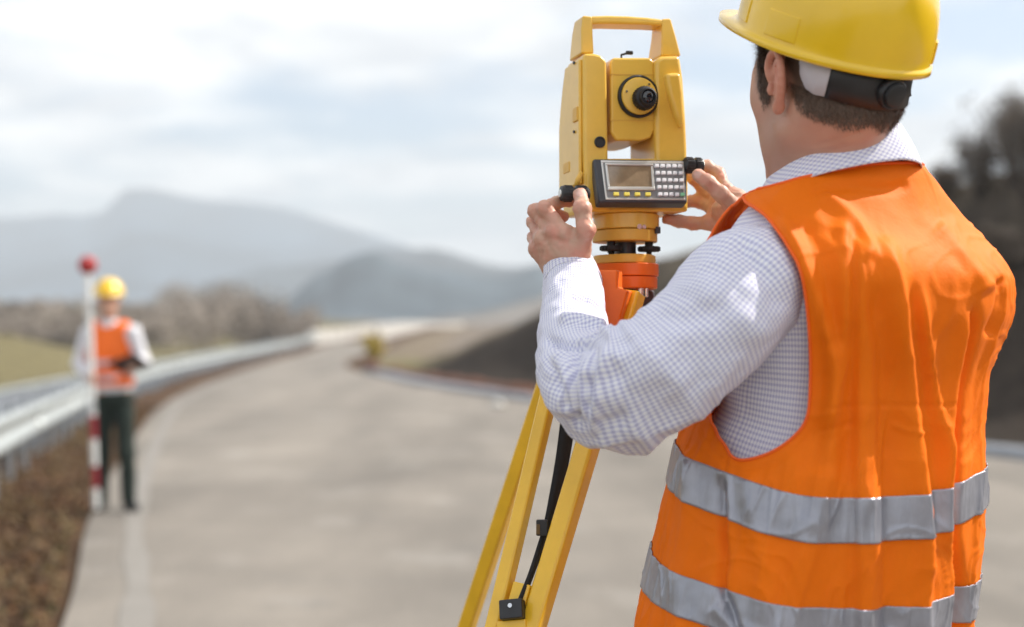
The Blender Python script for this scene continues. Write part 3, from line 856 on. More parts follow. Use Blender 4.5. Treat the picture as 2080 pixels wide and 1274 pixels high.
# keypad panel, leaning back
def panel_frame():
    a = np.array(P(1206, 322, 1)) - CAM
    return None
xTL, zTL = IL(1205, 322, YF - .006); xBR, zBR = IL(1397, 412, YF - .030); xTR, zTR = IL(1394, 325, YF - .006); xBL, zBL = IL(1217, 411, YF - .030)
TL, TR, BR, BL = (np.array(q) for q in ((xTL, YF - .006, zTL), (xTR, YF - .006, zTR), (xBR, YF - .030, zBR), (xBL, YF - .030, zBL)))
pn_ = np.cross(TR - TL, BL - TL); pn_ /= np.linalg.norm(pn_)
if pn_[1] > 0: pn_ = -pn_
def PP(s, t, h=0): return TL * (1 - s) * (1 - t) + TR * s * (1 - t) + BR * s * t + BL * (1 - s) * t + pn_ * h
def pbox(s0, s1, t0, t1, h0, h1):
    return ([PP(s0, t0, h0), PP(s1, t0, h0), PP(s1, t1, h0), PP(s0, t1, h0)], [PP(s0, t0, h1), PP(s1, t0, h1), PP(s1, t1, h1), PP(s0, t1, h1)])
kp = MB().prism(*pbox(0, 1, 0, 1, -.020, .0)).build('keypad_panel', chal, inst, bev=.0035)
m_ = MB()
for q in (pbox(.075, .97, .045, .10, -.001, .0012), pbox(.075, .97, .90, .945, -.001, .0012), pbox(.075, .095, .10, .90, -.001, .0012), pbox(.955, .97, .10, .90, -.001, .0012)): m_.prism(*q)
m_.build('edge_trim', silv, kp, bev=.0006)
MB().prism(*pbox(.095, .955, .10, .90, -.001, .0004)).build('faceplate', mat('grey_faceplate', (.22, .22, .225), .35), kp)
m_ = MB()
for q in (pbox(.11, .63, .12, .17, 0, .0035), pbox(.11, .63, .66, .74, 0, .0035), pbox(.11, .135, .17, .66, 0, .0035), pbox(.605, .63, .17, .66, 0, .0025)): m_.prism(*q)
m_.build('display_bezel', silv, kp, bev=.001)
MB().prism(*pbox(.135, .605, .17, .66, -.001, .0012)).build('display', lcd, kp)
proto = None
for j in range(4):
    o = MB().prism(*pbox(.165 + j * .118, .225 + j * .118, .785, .865, 0, .0032)).build('function_key', keyy, kp, bev=.0008)
def key_mesh(m__, s, t, wd=.046, ht=.078):
    return MB().prism(*pbox(s - wd / 2, s + wd / 2, t - ht / 2, t + ht / 2, 0, .0036)).build('key', m__, kp, bev=.0009)
for r_ in range(5):
    for c_ in range(5):
        s = .668 + c_ * .064 + .004 * r_; t = .135 + r_ * .165
        key_mesh(keyg if (r_ == 4 and c_ == 4) else keyw, s, t + .03)
# tangent and clamp knobs
def knob(u0, u1, v, yl, r0, name, nx=18):
    xa, za = IL(u0, v, yl); xb, _ = IL(u1, v, yl)
    m_ = MB(); L_ = xb - xa
    m_.lathe([(r0 * .55, 0), (r0 * .92, .001 * np.sign(1)), (r0, L_ * .10 if L_ > 0 else -L_ * .1), (r0, abs(L_) * .40), (r0 * .8, abs(L_) * .44), (r0 * .8, abs(L_) * .5), (r0 * 1.02, abs(L_) * .54), (r0 * 1.02, abs(L_) * .9), (r0 * .7, abs(L_))], (xa, yl, za), (np.sign(L_), 0, 0), 36)
    o = m_.build(name, blk, inst, auto=35)
    m2 = MB()
    for k in range(nx):
        a = 2 * math.pi * k / nx
        m2.box(((xa + L_ * .26), yl + r0 * math.cos(a), za + r0 * math.sin(a)), (abs(L_) * .26, .0014, .0014))
        m2.box(((xa + L_ * .72), yl + r0 * 1.02 * math.cos(a), za + r0 * 1.02 * math.sin(a)), (abs(L_) * .3, .0014, .0014))
    m2.build('grip_rib', blk, o)
    MB().lathe([(r0 * .5, 0), (r0 * .45, .0016)], (xa, yl, za), (-np.sign(L_), 0, 0), 20).build('knob_cap', silv, o, auto=40)
    return o
knob(1138, 1196, 393, YF - .020, .0112, 'tangent_knob')
knob(1427, 1388, 337, YF - .006, .0112, 'clamp_knob')
xa, za = IL(1168, 372, YF); m_ = MB().tube([(xa, YF - .004, za - .006), (xa + .002, YF - .008, za + .004), (xa + .008, YF - .004, za + .014)], .004, 8); m_.build('lever', yel_d, inst, smooth=True)
# lower body, tribrach, foot screws, base plate
def zat(v, yl=-.045): return IL(1272, v, yl)[1]
def trirad(a, r, bul):   # rounded triangle
    return r * (1 + bul * math.cos(3 * (a - math.radians(30))))
def tri_plate(r, bul, z0, z1, n=72):
    A = [(trirad(2 * math.pi * k / n, r, bul) * math.cos(2 * math.pi * k / n), trirad(2 * math.pi * k / n, r, bul) * math.sin(2 * math.pi * k / n), z0) for k in range(n)]
    return A, [(x, y, z1) for x, y, _ in A]
MB().lathe([(.046, zat(463)), (.0485, zat(461)), (.0485, zat(433)), (.046, zat(430)), (.03, zat(428))], (0, 0, 0), n=56).build('lower_body', yel, inst, auto=35)
MB().prism(*tri_plate(.0478, .05, zat(488), zat(464))).build('tribrach', yel_d, inst, bev=.002)
m_ = MB(); xa, za = IL(1318, 478, -.047); m_.box((xa, -.040, za), (.006, .012, .016)); m_.build('clamp_lever', yel, inst, bev=.0012)
m_ = MB(); xa, za = IL(1300, 461, -.046); m_.cyl((xa - .002, -.05, za), (xa - .002, -.044, za), .0038, n=16); m_.cyl((xa + .005, -.05, za), (xa + .005, -.044, za), .003, n=16); m_.build('adjusting_screw', stl, inst, auto=40)
xa, za = IL(1334, 468, -.03); MB().box((xa, -.03, za), (.008, .012, .010)).build('lock_button', chal, inst, bev=.001)
zs0, zs1 = zat(514), zat(489)
for k in range(3):
    a = math.radians(30 + 120 * k + 180); cx_, cy_ = .034 * math.cos(a), .034 * math.sin(a)
    sc = MB().lathe([(.004, zs0 - .001), (.004, zs0 + .004), (.0150, zs0 + .0045), (.0158, zs0 + .006), (.0158, zs0 + .0105), (.0150, zs0 + .012), (.006, zs0 + .0125), (.006, zs1 + .001)], (cx_, cy_, 0), n=36).build('foot_screw', rub, inst, auto=35)
    m2 = MB()
    for j in range(20):
        b_ = 2 * math.pi * j / 20; m2.box((cx_ + .0158 * math.cos(b_), cy_ + .0158 * math.sin(b_), zs0 + .0083), (.0016, .0016, .0055))
    m2.build('grip_rib', rub, sc)
MB().lathe([(.016, zs0 - .001), (.016, zs1 + .001)], (0, .004, 0), n=28).build('centre_column', chal, inst, auto=40)
MB().prism(*tri_plate(.0455, .07, .0, zat(515))).build('base_plate', yel_d, inst, bev=.0015)

# ================================================================== THE TRIPOD
TO = np.array([IO[0], IO[1], 0.0])
tri = empty('tripod', TO)
tag(tri, 'yellow surveying tripod with orange head and black carrying strap', 'tripod')
zh = IO[2]
def W(mb_, name, m__, **k): return mb_.build(name, m__, tri, origin=TO, **k)
n = 64
def headpoly(r, bul, z, rot): return [(TO[0] + trirad(2 * math.pi * k / n - rot, r, bul) * math.cos(2 * math.pi * k / n), TO[1] + trirad(2 * math.pi * k / n - rot, r, bul) * math.sin(2 * math.pi * k / n), z) for k in range(n)]
W(MB().prism(headpoly(.052, .10, zh - .019, .5), headpoly(.052, .10, zh - .0005, .5)), 'head_plate', org, bev=.002)
W(MB().prism(headpoly(.050, .10, zh - .037, .5), headpoly(.050, .10, zh - .0195, .5)), 'head_skirt', org, bev=.002)
W(MB().cyl((TO[0], TO[1], zh - .037), (TO[0], TO[1], zh - .085), .014, n=20), 'centre_screw', chal, auto=40)
m_ = MB(); q = P(1302, 598, 2.06); m_.cyl(q + [0, 0, .012], q + [0, 0, -.004], .004, n=12); m_.cyl(q + [.008, 0, .012], q + [.008, 0, -.004], .003, n=12); W(m_, 'hinge_screw', stl, auto=40)
yrail = mat('yellow_rail', (.82, .48, .025), .27, var=.12, vscale=9, bump=.05, bscale=300, coat=.3)
def rail(a, b, wdt, dpt, rot, name='rail'):
    """bevelled bar from a down to b, turned about its own axis, with a shallow ridge on its outer face"""
    a, b = np.array(a), np.array(b); t = b - a; t /= np.linalg.norm(t)
    e1 = np.cross(t, [0, 1, 0]); e1 /= np.linalg.norm(e1); e2 = np.cross(t, e1)
    c, s = math.cos(rot), math.sin(rot); f1, f2 = c * e1 + s * e2, -s * e1 + c * e2
    sec = [(-.5, -.38), (-.38, -.5), (-.12, -.5), (-.06, -.58), (.06, -.58), (.12, -.5), (.38, -.5), (.5, -.38), (.5, .38), (.38, .5), (-.38, .5), (-.5, .38)]
    A = [a + f1 * x * wdt + f2 * y * dpt for x, y in sec]; B = [b + f1 * x * wdt + f2 * y * dpt for x, y in sec]
    return MB().prism(A, B)
def ground_pt(a, b, z=0.0):
    a, b = np.array(a), np.array(b); t = (z - a[2]) / (b[2] - a[2]); return a + (b - a) * t
def leg(ra, rb, sa_, sb_, wdt, rot, w2=None):
    """one tripod leg: two rails, hinge block, cross block, sliding lower pole with steel foot"""
    ra, rb, sa_, sb_ = map(np.array, (ra, rb, sa_, sb_))
    r_end, s_end = ground_pt(ra, rb, .62), ground_pt(sa_, sb_, .62)
    W(rail(ra, r_end, wdt, wdt * .9, rot), 'rail', yrail, bev=.0015, seg=2)
    W(rail(sa_, s_end, w2 or wdt, (w2 or wdt) * .9, rot), 'rail', yrail, bev=.0015, seg=2)
    mid_t, mid_b = (ra + sa_) / 2, (r_end + s_end) / 2
    cz = ground_pt((ra + sa_) / 2, mid_b, .62 + .0)
    foot = ground_pt(mid_t, mid_b, .035)
    W(rail(ground_pt(mid_t, mid_b, .98), foot, wdt * .95, wdt * .8, rot), 'lower_pole', yrail, bev=.0015, seg=2)
    W(MB().tube([foot + (mid_t - foot) * .03, foot, ground_pt(mid_t, mid_b, .002)], [.019, .017, .003], 16), 'steel_foot', stl, auto=40)
    ax = s_end - r_end; L_ = np.linalg.norm(ax) + wdt * 1.1; ax /= np.linalg.norm(ax); dn_ = mid_b - mid_t; dn_ /= np.linalg.norm(dn_); e3 = np.cross(ax, dn_); dn2 = np.cross(e3, ax)
    W(MB().box(mid_b, (L_, wdt * 1.25, .055), np.stack([ax, e3, dn2], 1)), 'clamp_block', blk, bev=.003)
    return mid_t, mid_b
# near leg: its two rails and hinge
B1a, B1b = P(1287, 596, 2.03), P(1083, 1274, 1.90)
B2a, B2b = P(1163, 600, 2.05), P(1004, 1274, 1.925)
mt, mbt = leg(B1a, B1b, B2a, B2b, .0295, .62, .0215)
# cross block between the two rails of the near leg, seen at the lower edge of the picture
q = P(1041, 1239, 1.90); ax = P(1062, 1236, 1.898) - P(1020, 1240, 1.905); L_ = np.linalg.norm(ax); ax /= L_
dn_ = B1b - B1a; dn_ /= np.linalg.norm(dn_); e3 = np.cross(ax, dn_); e3 /= np.linalg.norm(e3); dn2 = np.cross(e3, ax)
W(MB().box(q, (.032, .02, .026), np.stack([ax, e3, dn2], 1)), 'strap_clip', blk, bev=.002)
W(MB().cyl(q - e3 * .009 - dn2 * .004, q - e3 * .0125 - dn2 * .004, .003, n=12), 'clip_rivet', stl)
q2 = P(1042, 1275, 1.90)
W(MB().box(q2, (.040, .016, .018), np.stack([ax, e3, dn2], 1)), 'cross_piece', yrail, bev=.002)
# far-left leg (second rail straight behind the first)
A1a, A1b = P(1168, 600, 2.20), P(948, 1274, 2.36)
dA = ray(1050, 900) * .07
leg(A1a, A1b, A1a + dA, A1b + dA, .025, .5)
# third leg to the right, away from the camera
C1a = P(1318, 612, 2.16); Cf = np.array([TO[0] + .74, TO[1] + .34, 0.0]); Cm = C1a + (Cf - C1a) * .5
dC = np.array([-.4, .6, 0]) * .08
leg(C1a, Cm, C1a + dC, Cm + dC, .026, .5)
# orange hinge blocks under the head
m_ = MB()
fr = [(1196, 548), (1254, 548), (1254, 585), (1276, 590), (1262, 640), (1246, 700), (1196, 700)]
A = [P(u, v, 1.985) for u, v in fr]; B = [P(u, v, 1.985) + np.array([0.01, .035, 0]) for u, v in fr]
m_.prism(A, B); W(m_, 'hinge_block', org, bev=.003)
m_ = MB()
fr = [(1290, 590), (1328, 590), (1336, 640), (1330, 700), (1286, 700)]
A = [P(u, v, 2.13) for u, v in fr]; B = [P(u, v, 2.17) for u, v in fr]
m_.prism(A, B); W(m_, 'hinge_bracket', mat('grey_hinge', (.09, .085, .10), .5), bev=.003)
m_ = MB(); fr = [(1150, 575), (1230, 552), (1230, 640), (1165, 690), (1145, 660)]
A = [P(u, v, 2.16) for u, v in fr]; B = [P(u, v, 2.20) for u, v in fr]
m_.prism(A, B); W(m_, 'hinge_bracket', org, bev=.003)
# carrying strap
st = crom([(1158, 800, 2.0, 15), (1152, 860, 2.0, 15), (1142, 930, 1.99, 14), (1128, 1000, 1.97, 12), (1113, 1062, 1.95, 9), (1097, 1110, 1.94, 7), (1078, 1165, 1.92, 6), (1058, 1215, 1.905, 6), (1050, 1232, 1.90, 6)], 6)
V = []
for u, v, d, w in st:
    tw = .25 * math.sin(v * .02)
    a_, b_ = P(u - w, v + w * .2, d), P(u + w, v - w * .2, d + .012 * (1 + tw)); V += [a_, (a_ + b_) / 2 + np.array([0, -.003, 0]), b_]
so = mesh_np('carry_strap', np.array(V), grid_faces(len(st), 3), mat('black_webbing', (.014, .014, .016), .8, bump=.4, bscale=900), tri, origin=TO)
m_ = so.modifiers.new('s', 'SOLIDIFY'); m_.thickness = .0022
bk = P(1101, 1072, 1.94)
W(MB().box(bk, (.016, .008, .022), None), 'strap_buckle', blk, bev=.002)
W(MB().box(P(1093, 1075, 1.938), (.005, .006, .014), None), 'buckle_tongue', mat('brown_tongue', (.13, .075, .02), .5), bev=.001)

# ================================================================== THE NEAR WORKER
PHI = math.radians(36)                      # torso turned left of the view direction
PSI = math.radians(25)                      # head turned left
D0 = 1.85
SC = D0 / F_PX                              # metres per photo pixel at the torso axis
def zv(v): return CAM[2] - (np.asarray(v, float) - 708) * SC
Rt = np.array([math.cos(PHI), math.sin(PHI), 0]); Ft = np.array([-math.sin(PHI), math.cos(PHI), 0]); UP = np.array([0, 0, 1.0])
#      v     left  right ratio  exponent
TORSO = np.array([
    [322, 1640, 1815, .95, 2.0], [345, 1598, 1858, .88, 2.0], [362, 1572, 1880, .80, 2.0], [385, 1535, 1906, .66, 2.0], [430, 1490, 1952, .55, 2.1], [480, 1458, 2002, .53, 2.2], [520, 1446, 2036, .56, 2.3],
    [570, 1440, 2056, .61, 2.3], [640, 1440, 2048, .63, 2.35], [700, 1440, 2024, .65, 2.4], [750, 1436, 2008, .66, 2.4], [830, 1424, 2000, .67, 2.4], [900, 1388, 2000, .69, 2.4],
    [980, 1366, 2001, .70, 2.4], [1050, 1352, 1998, .71, 2.4], [1130, 1336, 1990, .72, 2.4], [1200, 1322, 1984, .72, 2.4], [1274, 1308, 1972, .72, 2.4], [1340, 1300, 1962, .72, 2.4], [1420, 1296, 1955, .72, 2.4]])
_m = np.clip((TORSO[:, 0] - 640) / 120, 0, 1); TORSO[:, 1] += 26 * _m; TORSO[:, 2] -= 20 * _m
def tcol(v, k):
    return np.interp(v, TORSO[:, 0], TORSO[:, k])
_vv = np.linspace(322, 1420, 220)
_tab = np.stack([np.convolve(np.pad(tcol(_vv, k), 4, mode='edge'), np.ones(9) / 9, 'valid') for k in (1, 2, 3, 4)], 1)
def torso(th, v, off=0.0, tilt=1.0, folds=None):
    """point of the torso surface; th 0 = right, 90 deg = front, 180 = left, 270 = back"""
    th, v = np.broadcast_arrays(np.asarray(th, float), np.asarray(v, float))
    l, r_, ra, ex = (np.interp(v, _vv, _tab[:, k]) for k in range(4))
    w = (r_ - l) / 2 * SC; cx_ = ((l + r_) / 2 - CX) * SC
    a = w / np.sqrt(math.cos(PHI) ** 2 + (ra * math.sin(PHI)) ** 2)
    a = a + off; b = ra * (a - off) + off
    c, s = np.cos(th), np.sin(th)
    x = a * np.sign(c) * np.abs(c) ** (2 / ex); y = b * np.sign(s) * np.abs(s) ** (2 / ex)
    lean = np.interp(v, [340, 520, 900, 1400], [.015, .0, .01, .03])
    p = np.stack([cx_, D0 + lean, zv(v)], -1) + x[..., None] * Rt + y[..., None] * Ft
    p[..., 2] -= tilt * (.10 * (p[..., 0] - .46) + .00) * sstep(640, 900, v) 
    p[..., 2] -= tilt * (.24 - .09 * sstep(1000, 1200, v)) * (D0 - p[..., 1]) * sstep(640, 920, v)
    # shoulders: the front side of a ring sits lower than its back
    p[..., 2] -= (y / np.maximum(b, 1e-6)) * .012 * (1 - sstep(350, 520, v))
    return p
def tnormal(th, v, **k):
    e = 1e-3
    du = torso(th + e, v, **k) - torso(th - e, v, **k); dv = torso(th, v + .8, **k) - torso(th, v - .8, **k)
    n = np.cross(dv, du); n /= np.linalg.norm(n, axis=-1)[..., None] + 1e-12
    return n
# folds in the vest: photo-space polylines on the back, each a ridge (+) or valley (-): (points, width px, height m, one-sided)
FOLDS = [
    ([(1738, 470), (1741, 560), (1743, 700), (1741, 830), (1740, 990), (1742, 1120), (1744, 1290)], 20, .0065, -1),     # centre fold, falls away to the right
    ([(1792, 470), (1815, 600), (1836, 740), (1850, 880), (1866, 1000), (1872, 1100), (1868, 1270)], 22, .0095, 0),
    ([(1768, 560), (1788, 720), (1800, 900), (1806, 1060), (1806, 1270)], 26, -.0065, 0),
    ([(1868, 560), (1882, 700), (1904, 840), (1928, 950), (1934, 1060), (1950, 1200)], 13, .0055, 0),
    ([(1848, 560), (1866, 700), (1884, 840), (1900, 960), (1906, 1100)], 18, -.0035, 0),
    ([(1985, 600), (1972, 700), (1952, 800), (1942, 900), (1938, 1000), (1942, 1100), (1956, 1200), (1950, 1290)], 11, -.015, 0),    # deep fold at the right side
    ([(1968, 620), (1948, 740), (1926, 860), (1918, 1000), (1924, 1130)], 16, .005, 0),
    ([(1715, 420), (1712, 520), (1715, 650), (1700, 780), (1690, 900), (1690, 1060)], 20, .005, 0),
    ([(1575, 425), (1625, 520), (1668, 640), (1688, 760), (1668, 900)], 20, .0075, 0),
    ([(1625, 430), (1668, 520), (1692, 640), (1700, 720)], 20, -.003, 0),
    ([(1655, 380), (1720, 430), (1755, 480), (1760, 540)], 16, .004, 0),
    ([(1665, 940), (1655, 1040), (1625, 1160), (1600, 1290)], 34, .005, 0),
    ([(1465, 960), (1462, 1040), (1470, 1130), (1465, 1190), (1500, 1280)], 11, -.007, 0),
    ([(1520, 950), (1530, 1040), (1552, 1160), (1560, 1290)], 30, .005, 0),
    ([(1410, 900), (1400, 1040), (1385, 1180), (1380, 1290)], 26, .005, 0),
    ([(1450, 1230), (1480, 1260), (1540, 1290)], 16, .002, 0),
    ([(1655, 832), (1740, 822), (1850, 824), (1950, 822)], 4, -.0014, 0),     # fold lines from the packet
    ([(1660, 876), (1740, 858)], 4, -.0015, 0), ([(1815, 862), (1845, 878), (1900, 878)], 4, .0020, 0),
    ([(1640, 395), (1720, 378), (1800, 382), (1850, 372)], 14, -.003, 0),
    ([(1900, 450), (1960, 520), (2010, 600)], 22, .004, 0), ([(2030, 560), (2032, 620), (2010, 690)], 12, -.005, 0),
]
def seg_dist(u, v, pl):
    best = np.full(u.shape, 1e9); side = np.zeros(u.shape); tt = np.zeros(u.shape); n_ = len(pl) - 1
    for i in range(n_):
        a, b = np.array(pl[i], float), np.array(pl[i + 1], float); ab = b - a
        t = np.clip(((u - a[0]) * ab[0] + (v - a[1]) * ab[1]) / ab.dot(ab), 0, 1)
        dx, dy = u - a[0] - t * ab[0], v - a[1] - t * ab[1]; d = np.hypot(dx, dy)
        m = d < best; best = np.where(m, d, best); side = np.where(m, ab[0] * dy - ab[1] * dx, side); tt = np.where(m, (i + t) / n_, tt)
    return best, side, tt
hole_px = [(1512, 402), (1560, 442), (1606, 510), (1634, 590), (1645, 700), (1645, 780), (1640, 840), (1618, 880), (1565, 918), (1502, 934), (1466, 900), (1440, 840)]
def vest_surf(th, v, off=.014):
    p = torso(th, v, off); n = tnormal(th, v, off=off)
    u_, v_, d_ = proj(p)
    face = ((CAM - p) * n).sum(-1) / np.linalg.norm(CAM - p, axis=-1)
    w = sstep(-.05, .22, face)
    disp = np.zeros(u_.shape)
    for pl, wd, am, one in FOLDS:
        d, s, t = seg_dist(u_, v_, crom(pl, 4)); env = sstep(0, .12, t) * sstep(1, .88, t) if abs(pl[0][1] - pl[-1][1]) > 60 else sstep(0, .1, t) * sstep(1, .9, t)
        env = np.where((pl[-1][1] > 1255) & (t > .5), 1, env)
        if one:
            g = np.where(s * one > 0, np.exp(-(d / (wd * 3.2)) ** 2), np.exp(-(d / (wd * .35)) ** 2))
        else: g = np.exp(-(d / (wd * .82)) ** 2)
        disp = disp + 1.6 * am * g * env
    hp_d, _, _ = seg_dist(u_, v_, hole_px)
    disp = np.maximum(disp, -.0135) - .0016 * np.exp(-((hp_d - 24) / 3.5) ** 2) * (u_ > 1420)
    disp = disp * w
    q = np.stack([np.cos(th) * 2.2, np.sin(th) * 2.2, v / 900.0], -1)
    vert = .0045 * fbm(q * np.array([2.6, 2.6, .9]) + 7, 3) * sstep(430, 700, v) * (.35 + .65 * (1 - w))
    micro = .0009 * fbm(p * np.array([26, 26, 20]), 3) + .0016 * fbm(p * np.array([9, 9, 11]) + 40, 3)
    crs = 1 - np.abs(fbm(np.stack([np.cos(th) * 3.4, np.sin(th) * 3.4, v / 300.0], -1) * np.array([1.5, 1.5, .8]) + 11, 3)) * 2.2
    vert = vert + (.0030 * np.clip(crs, 0, 1) ** 2 * sstep(430, 620, v) - .0010) * sstep(-.35, .25, np.abs(face))
    crs2 = 1 - np.abs(vnoise(p * np.array([19, 19, 15]) + 3 * vnoise(p * 8)[..., None])) * 3
    micro_c = .0017 * np.clip(crs2, 0, 1) ** 2
    vert = vert + micro_c
    hem = .010 * np.sin(th * 7 + 1) * sstep(1180, 1420, v)
    return p + n * (disp + vert + micro + hem * .6)[..., None]

fl = mat('orange_vest_cloth', (1.0, .198, .002), .65, var=.07, vscale=10, bump=.35, bscale=230, bdist=.0012, spec=.2, trans=.16, sheen=.03)
flp = mat('orange_piping', (.90, .13, .008), .7, bump=.1, bscale=600)
refl = mat('reflective_tape', (.33, .335, .38), .34, metal=.4, var=.16, vscale=22, bump=.8, bscale=90, bdist=.0016, bstretch=(1, 1, .22))
NT, NV = 380, 250
ths = np.linspace(0, 2 * math.pi, NT, endpoint=False)
vs_ = np.linspace(346, 1420, NV)
TH, VV = np.meshgrid(ths, vs_, indexing='ij')
VS = vest_surf(TH, VV)
un, vn, dn_ = proj(VS)
NRM = tnormal(TH, VV, off=.012)
FACE = ((CAM - VS) * NRM).sum(-1) > 0
def to_param(pts, th_rng):
    """photo pixels -> (theta, v) on the camera-facing side of the vest"""
    out = []
    for a, b in pts:
        ok = FACE & (TH > th_rng[0]) & (TH < th_rng[1])
        dd = np.where(ok, np.hypot(un - a, vn - b), 1e9); k = np.unravel_index(dd.argmin(), dd.shape)
        out.append((TH[k], VV[k]))
    return out
rad = math.radians
hl = to_param(hole_px, (rad(150), rad(330)))
v0, v1 = hl[0][1], hl[-1][1]
HL = crom(hl, 8)
# the front side of the same armhole, hidden from here
fr_ = [(hl[-1][0] - .10, hl[-1][1] - 70), (hl[-1][0] - .18, hl[-1][1] - 190), (hl[-1][0] - .16, (v0 + v1) / 2 - 60), (hl[0][0] - .42, v0 + 90), (hl[0][0] - .22, v0 + 12)]
HL = np.vstack([HL, crom(fr_, 8)])
# right armhole: the arm leaves forward and to the right, away from the camera
thr = np.array([rad(x) for x in (-4, -14, -20, -21, -16, -4, 14, 30, 36, 30, 14)])
HR = crom(np.stack([thr, [400, 450, 520, 610, 690, 742, 752, 700, 580, 460, 410]], -1), 8)
def in_poly(x, y, pl):
    r = np.zeros(x.shape, bool); n_ = len(pl)
    for i in range(n_):
        (x0, y0), (x1, y1) = pl[i], pl[(i + 1) % n_]
        c = ((y0 > y) != (y1 > y)) & (x < (x1 - x0) * (y - y0) / (y1 - y0 + 1e-12) + x0); r ^= c
    return r
THc = np.where(TH > math.pi * 1.25, TH - 2 * math.pi, TH)
insL, insR = in_poly(TH, VV, HL), in_poly(THc, VV, HR)
# neckline: V-shaped opening in front
nk_f = lambda t: 350 + 16 * np.clip(np.cos(t - rad(235)), 0, 1) ** 2 + 46 * np.clip(np.cos(t - rad(160)), 0, 1) ** 1.5
nk_v = nk_f(TH)
neck = (VV < nk_v) | (np.abs(np.angle(np.exp(1j * (TH - rad(90))))) < .55 * (1 - sstep(346, 760, VV)) ) & (VV < 760)
def cloth_grid(hole, Vfun, TH_, VV_, polys):
    F_ = []
    n_, m_ = TH_.shape
    i, j = np.meshgrid(np.arange(n_), np.arange(m_ - 1), indexing='ij')
    q = np.stack([i * m_ + j, ((i + 1) % n_) * m_ + j, ((i + 1) % n_) * m_ + j + 1, i * m_ + j + 1], -1).reshape(-1, 4)
    return q[~hole.ravel()[q].all(1)]
Q = cloth_grid(insL | insR | neck, None, TH, VV, None)
# snap the cut edges onto the drawn outlines, in surface coordinates
def bedges(Q):
    e = np.concatenate([Q[:, [0, 1]], Q[:, [1, 2]], Q[:, [2, 3]], Q[:, [3, 0]]]); s = np.sort(e, 1)
    k = s[:, 0] * 10 ** 7 + s[:, 1]; u, c = np.unique(k, return_counts=True); b = u[c == 1]
    return np.stack([b // 10 ** 7, b % 10 ** 7], 1)
THf, VVf, THcf = TH.ravel().copy(), VV.ravel().copy(), THc.ravel()
bv = np.unique(bedges(Q))
def snap(ids, X, Y, pl, sx=.2, sy=1 / 1600.):
    px, py = X[ids] * sx, Y[ids] * sy; best = np.full(len(ids), 1e9); bx, by = px.copy(), py.copy()
    for i in range(len(pl)):
        a = np.array([pl[i][0] * sx, pl[i][1] * sy]); b = np.array([pl[(i + 1) % len(pl)][0] * sx, pl[(i + 1) % len(pl)][1] * sy]); ab = b - a
        t = np.clip(((px - a[0]) * ab[0] + (py - a[1]) * ab[1]) / (ab.dot(ab) + 1e-15), 0, 1)
        cx_, cy_ = a[0] + t * ab[0], a[1] + t * ab[1]; d = np.hypot(px - cx_, py - cy_); m = d < best
        best = np.where(m, d, best); bx = np.where(m, cx_, bx); by = np.where(m, cy_, by)
    return bx / sx, by / sy
inL = np.array([i for i in bv if insL.ravel()[i]], int); inR = np.array([i for i in bv if insR.ravel()[i]], int)
inN = np.array([i for i in bv if (VVf[i] < nk_v.ravel()[i]) and not (insL.ravel()[i] or insR.ravel()[i])], int)
THf[inL], VVf[inL] = snap(inL, THf, VVf, HL)
VVf[inN] = nk_v.ravel()[inN]
a_, b_ = snap(inR, THcf, VVf, HR); THf[inR] = a_; VVf[inR] = b_
Vv = vest_surf(THf, VVf)
used = np.unique(Q); rm = np.full(len(Vv), -1); rm[used] = np.arange(len(used))

# ---- body (one continuous implicit surface): head, neck, trunk, arms, hands
HC = P(1683, 174, 1.80)                     # head centre, between the ears
cp, sp_ = math.cos(PSI), math.sin(PSI)
RH0 = np.array([[cp, -sp_, 0], [sp_, cp, 0], [0, 0, 1]])
hp = rad(-3); Rx = np.array([[1, 0, 0], [0, math.cos(hp), -math.sin(hp)], [0, math.sin(hp), math.cos(hp)]])
RH = RH0 @ Rx
def H(x, y, z): return HC + RH @ np.array([x, y, z])
def H0(x, y, z): return HC + RH0 @ np.array([x, y, z])
S = SDF()
S.ell(H(0, -.012, .035), (.080, .094, .094), RH, .01)
S.ell(H(0, -.036, -.01), (.070, .064, .072), RH, .02)
S.ell(H(0, .036, -.030), (.064, .060, .088), RH, .03)
S.ell(H(0, .046, -.088), (.050, .046, .034), RH, .025)
S.ell(H(0, .082, -.104), (.020, .018, .017), RH, .02)
for s in (-1, 1):
    S.cap(H(.058 * s, .006, -.060), H(.028 * s, .072, -.104), .017, .014, .02)
    S.ell(H(.050 * s, .058, -.012), (.022, .020, .020), RH, .025); S.ell(H(.046 * s, .054, .020), (.022, .026, .032), RH, .025); S.ell(H(.041 * s, .046, -.054), (.022, .028, .032), RH, .025)
    S.cap(H(.012 * s, .090, .030), H(.046 * s, .076, .026), .012, .011, .012)
    S.ell(H(.033 * s, .104, .008), (.017, .014, .012), RH, .010, 'sub')
    S.ell(H(.032 * s, .078, .008), (.0125, .0125, .0125), None, .002)
    S.cap(H(.003 * s, .095, -.060), H(.022 * s, .086, -.062), .0075, .004, .006)
    S.cap(H(.003 * s, .094, -.072), H(.020 * s, .086, -.071), .0075, .004, .006)
    S.ell(H(.012 * s, .103, -.034), (.009, .010, .008), RH, .006)
S.chain([H(0, .094, .020), H(0, .108, -.012), H(0, .118, -.030)], [.008, .009, .0115], .010)
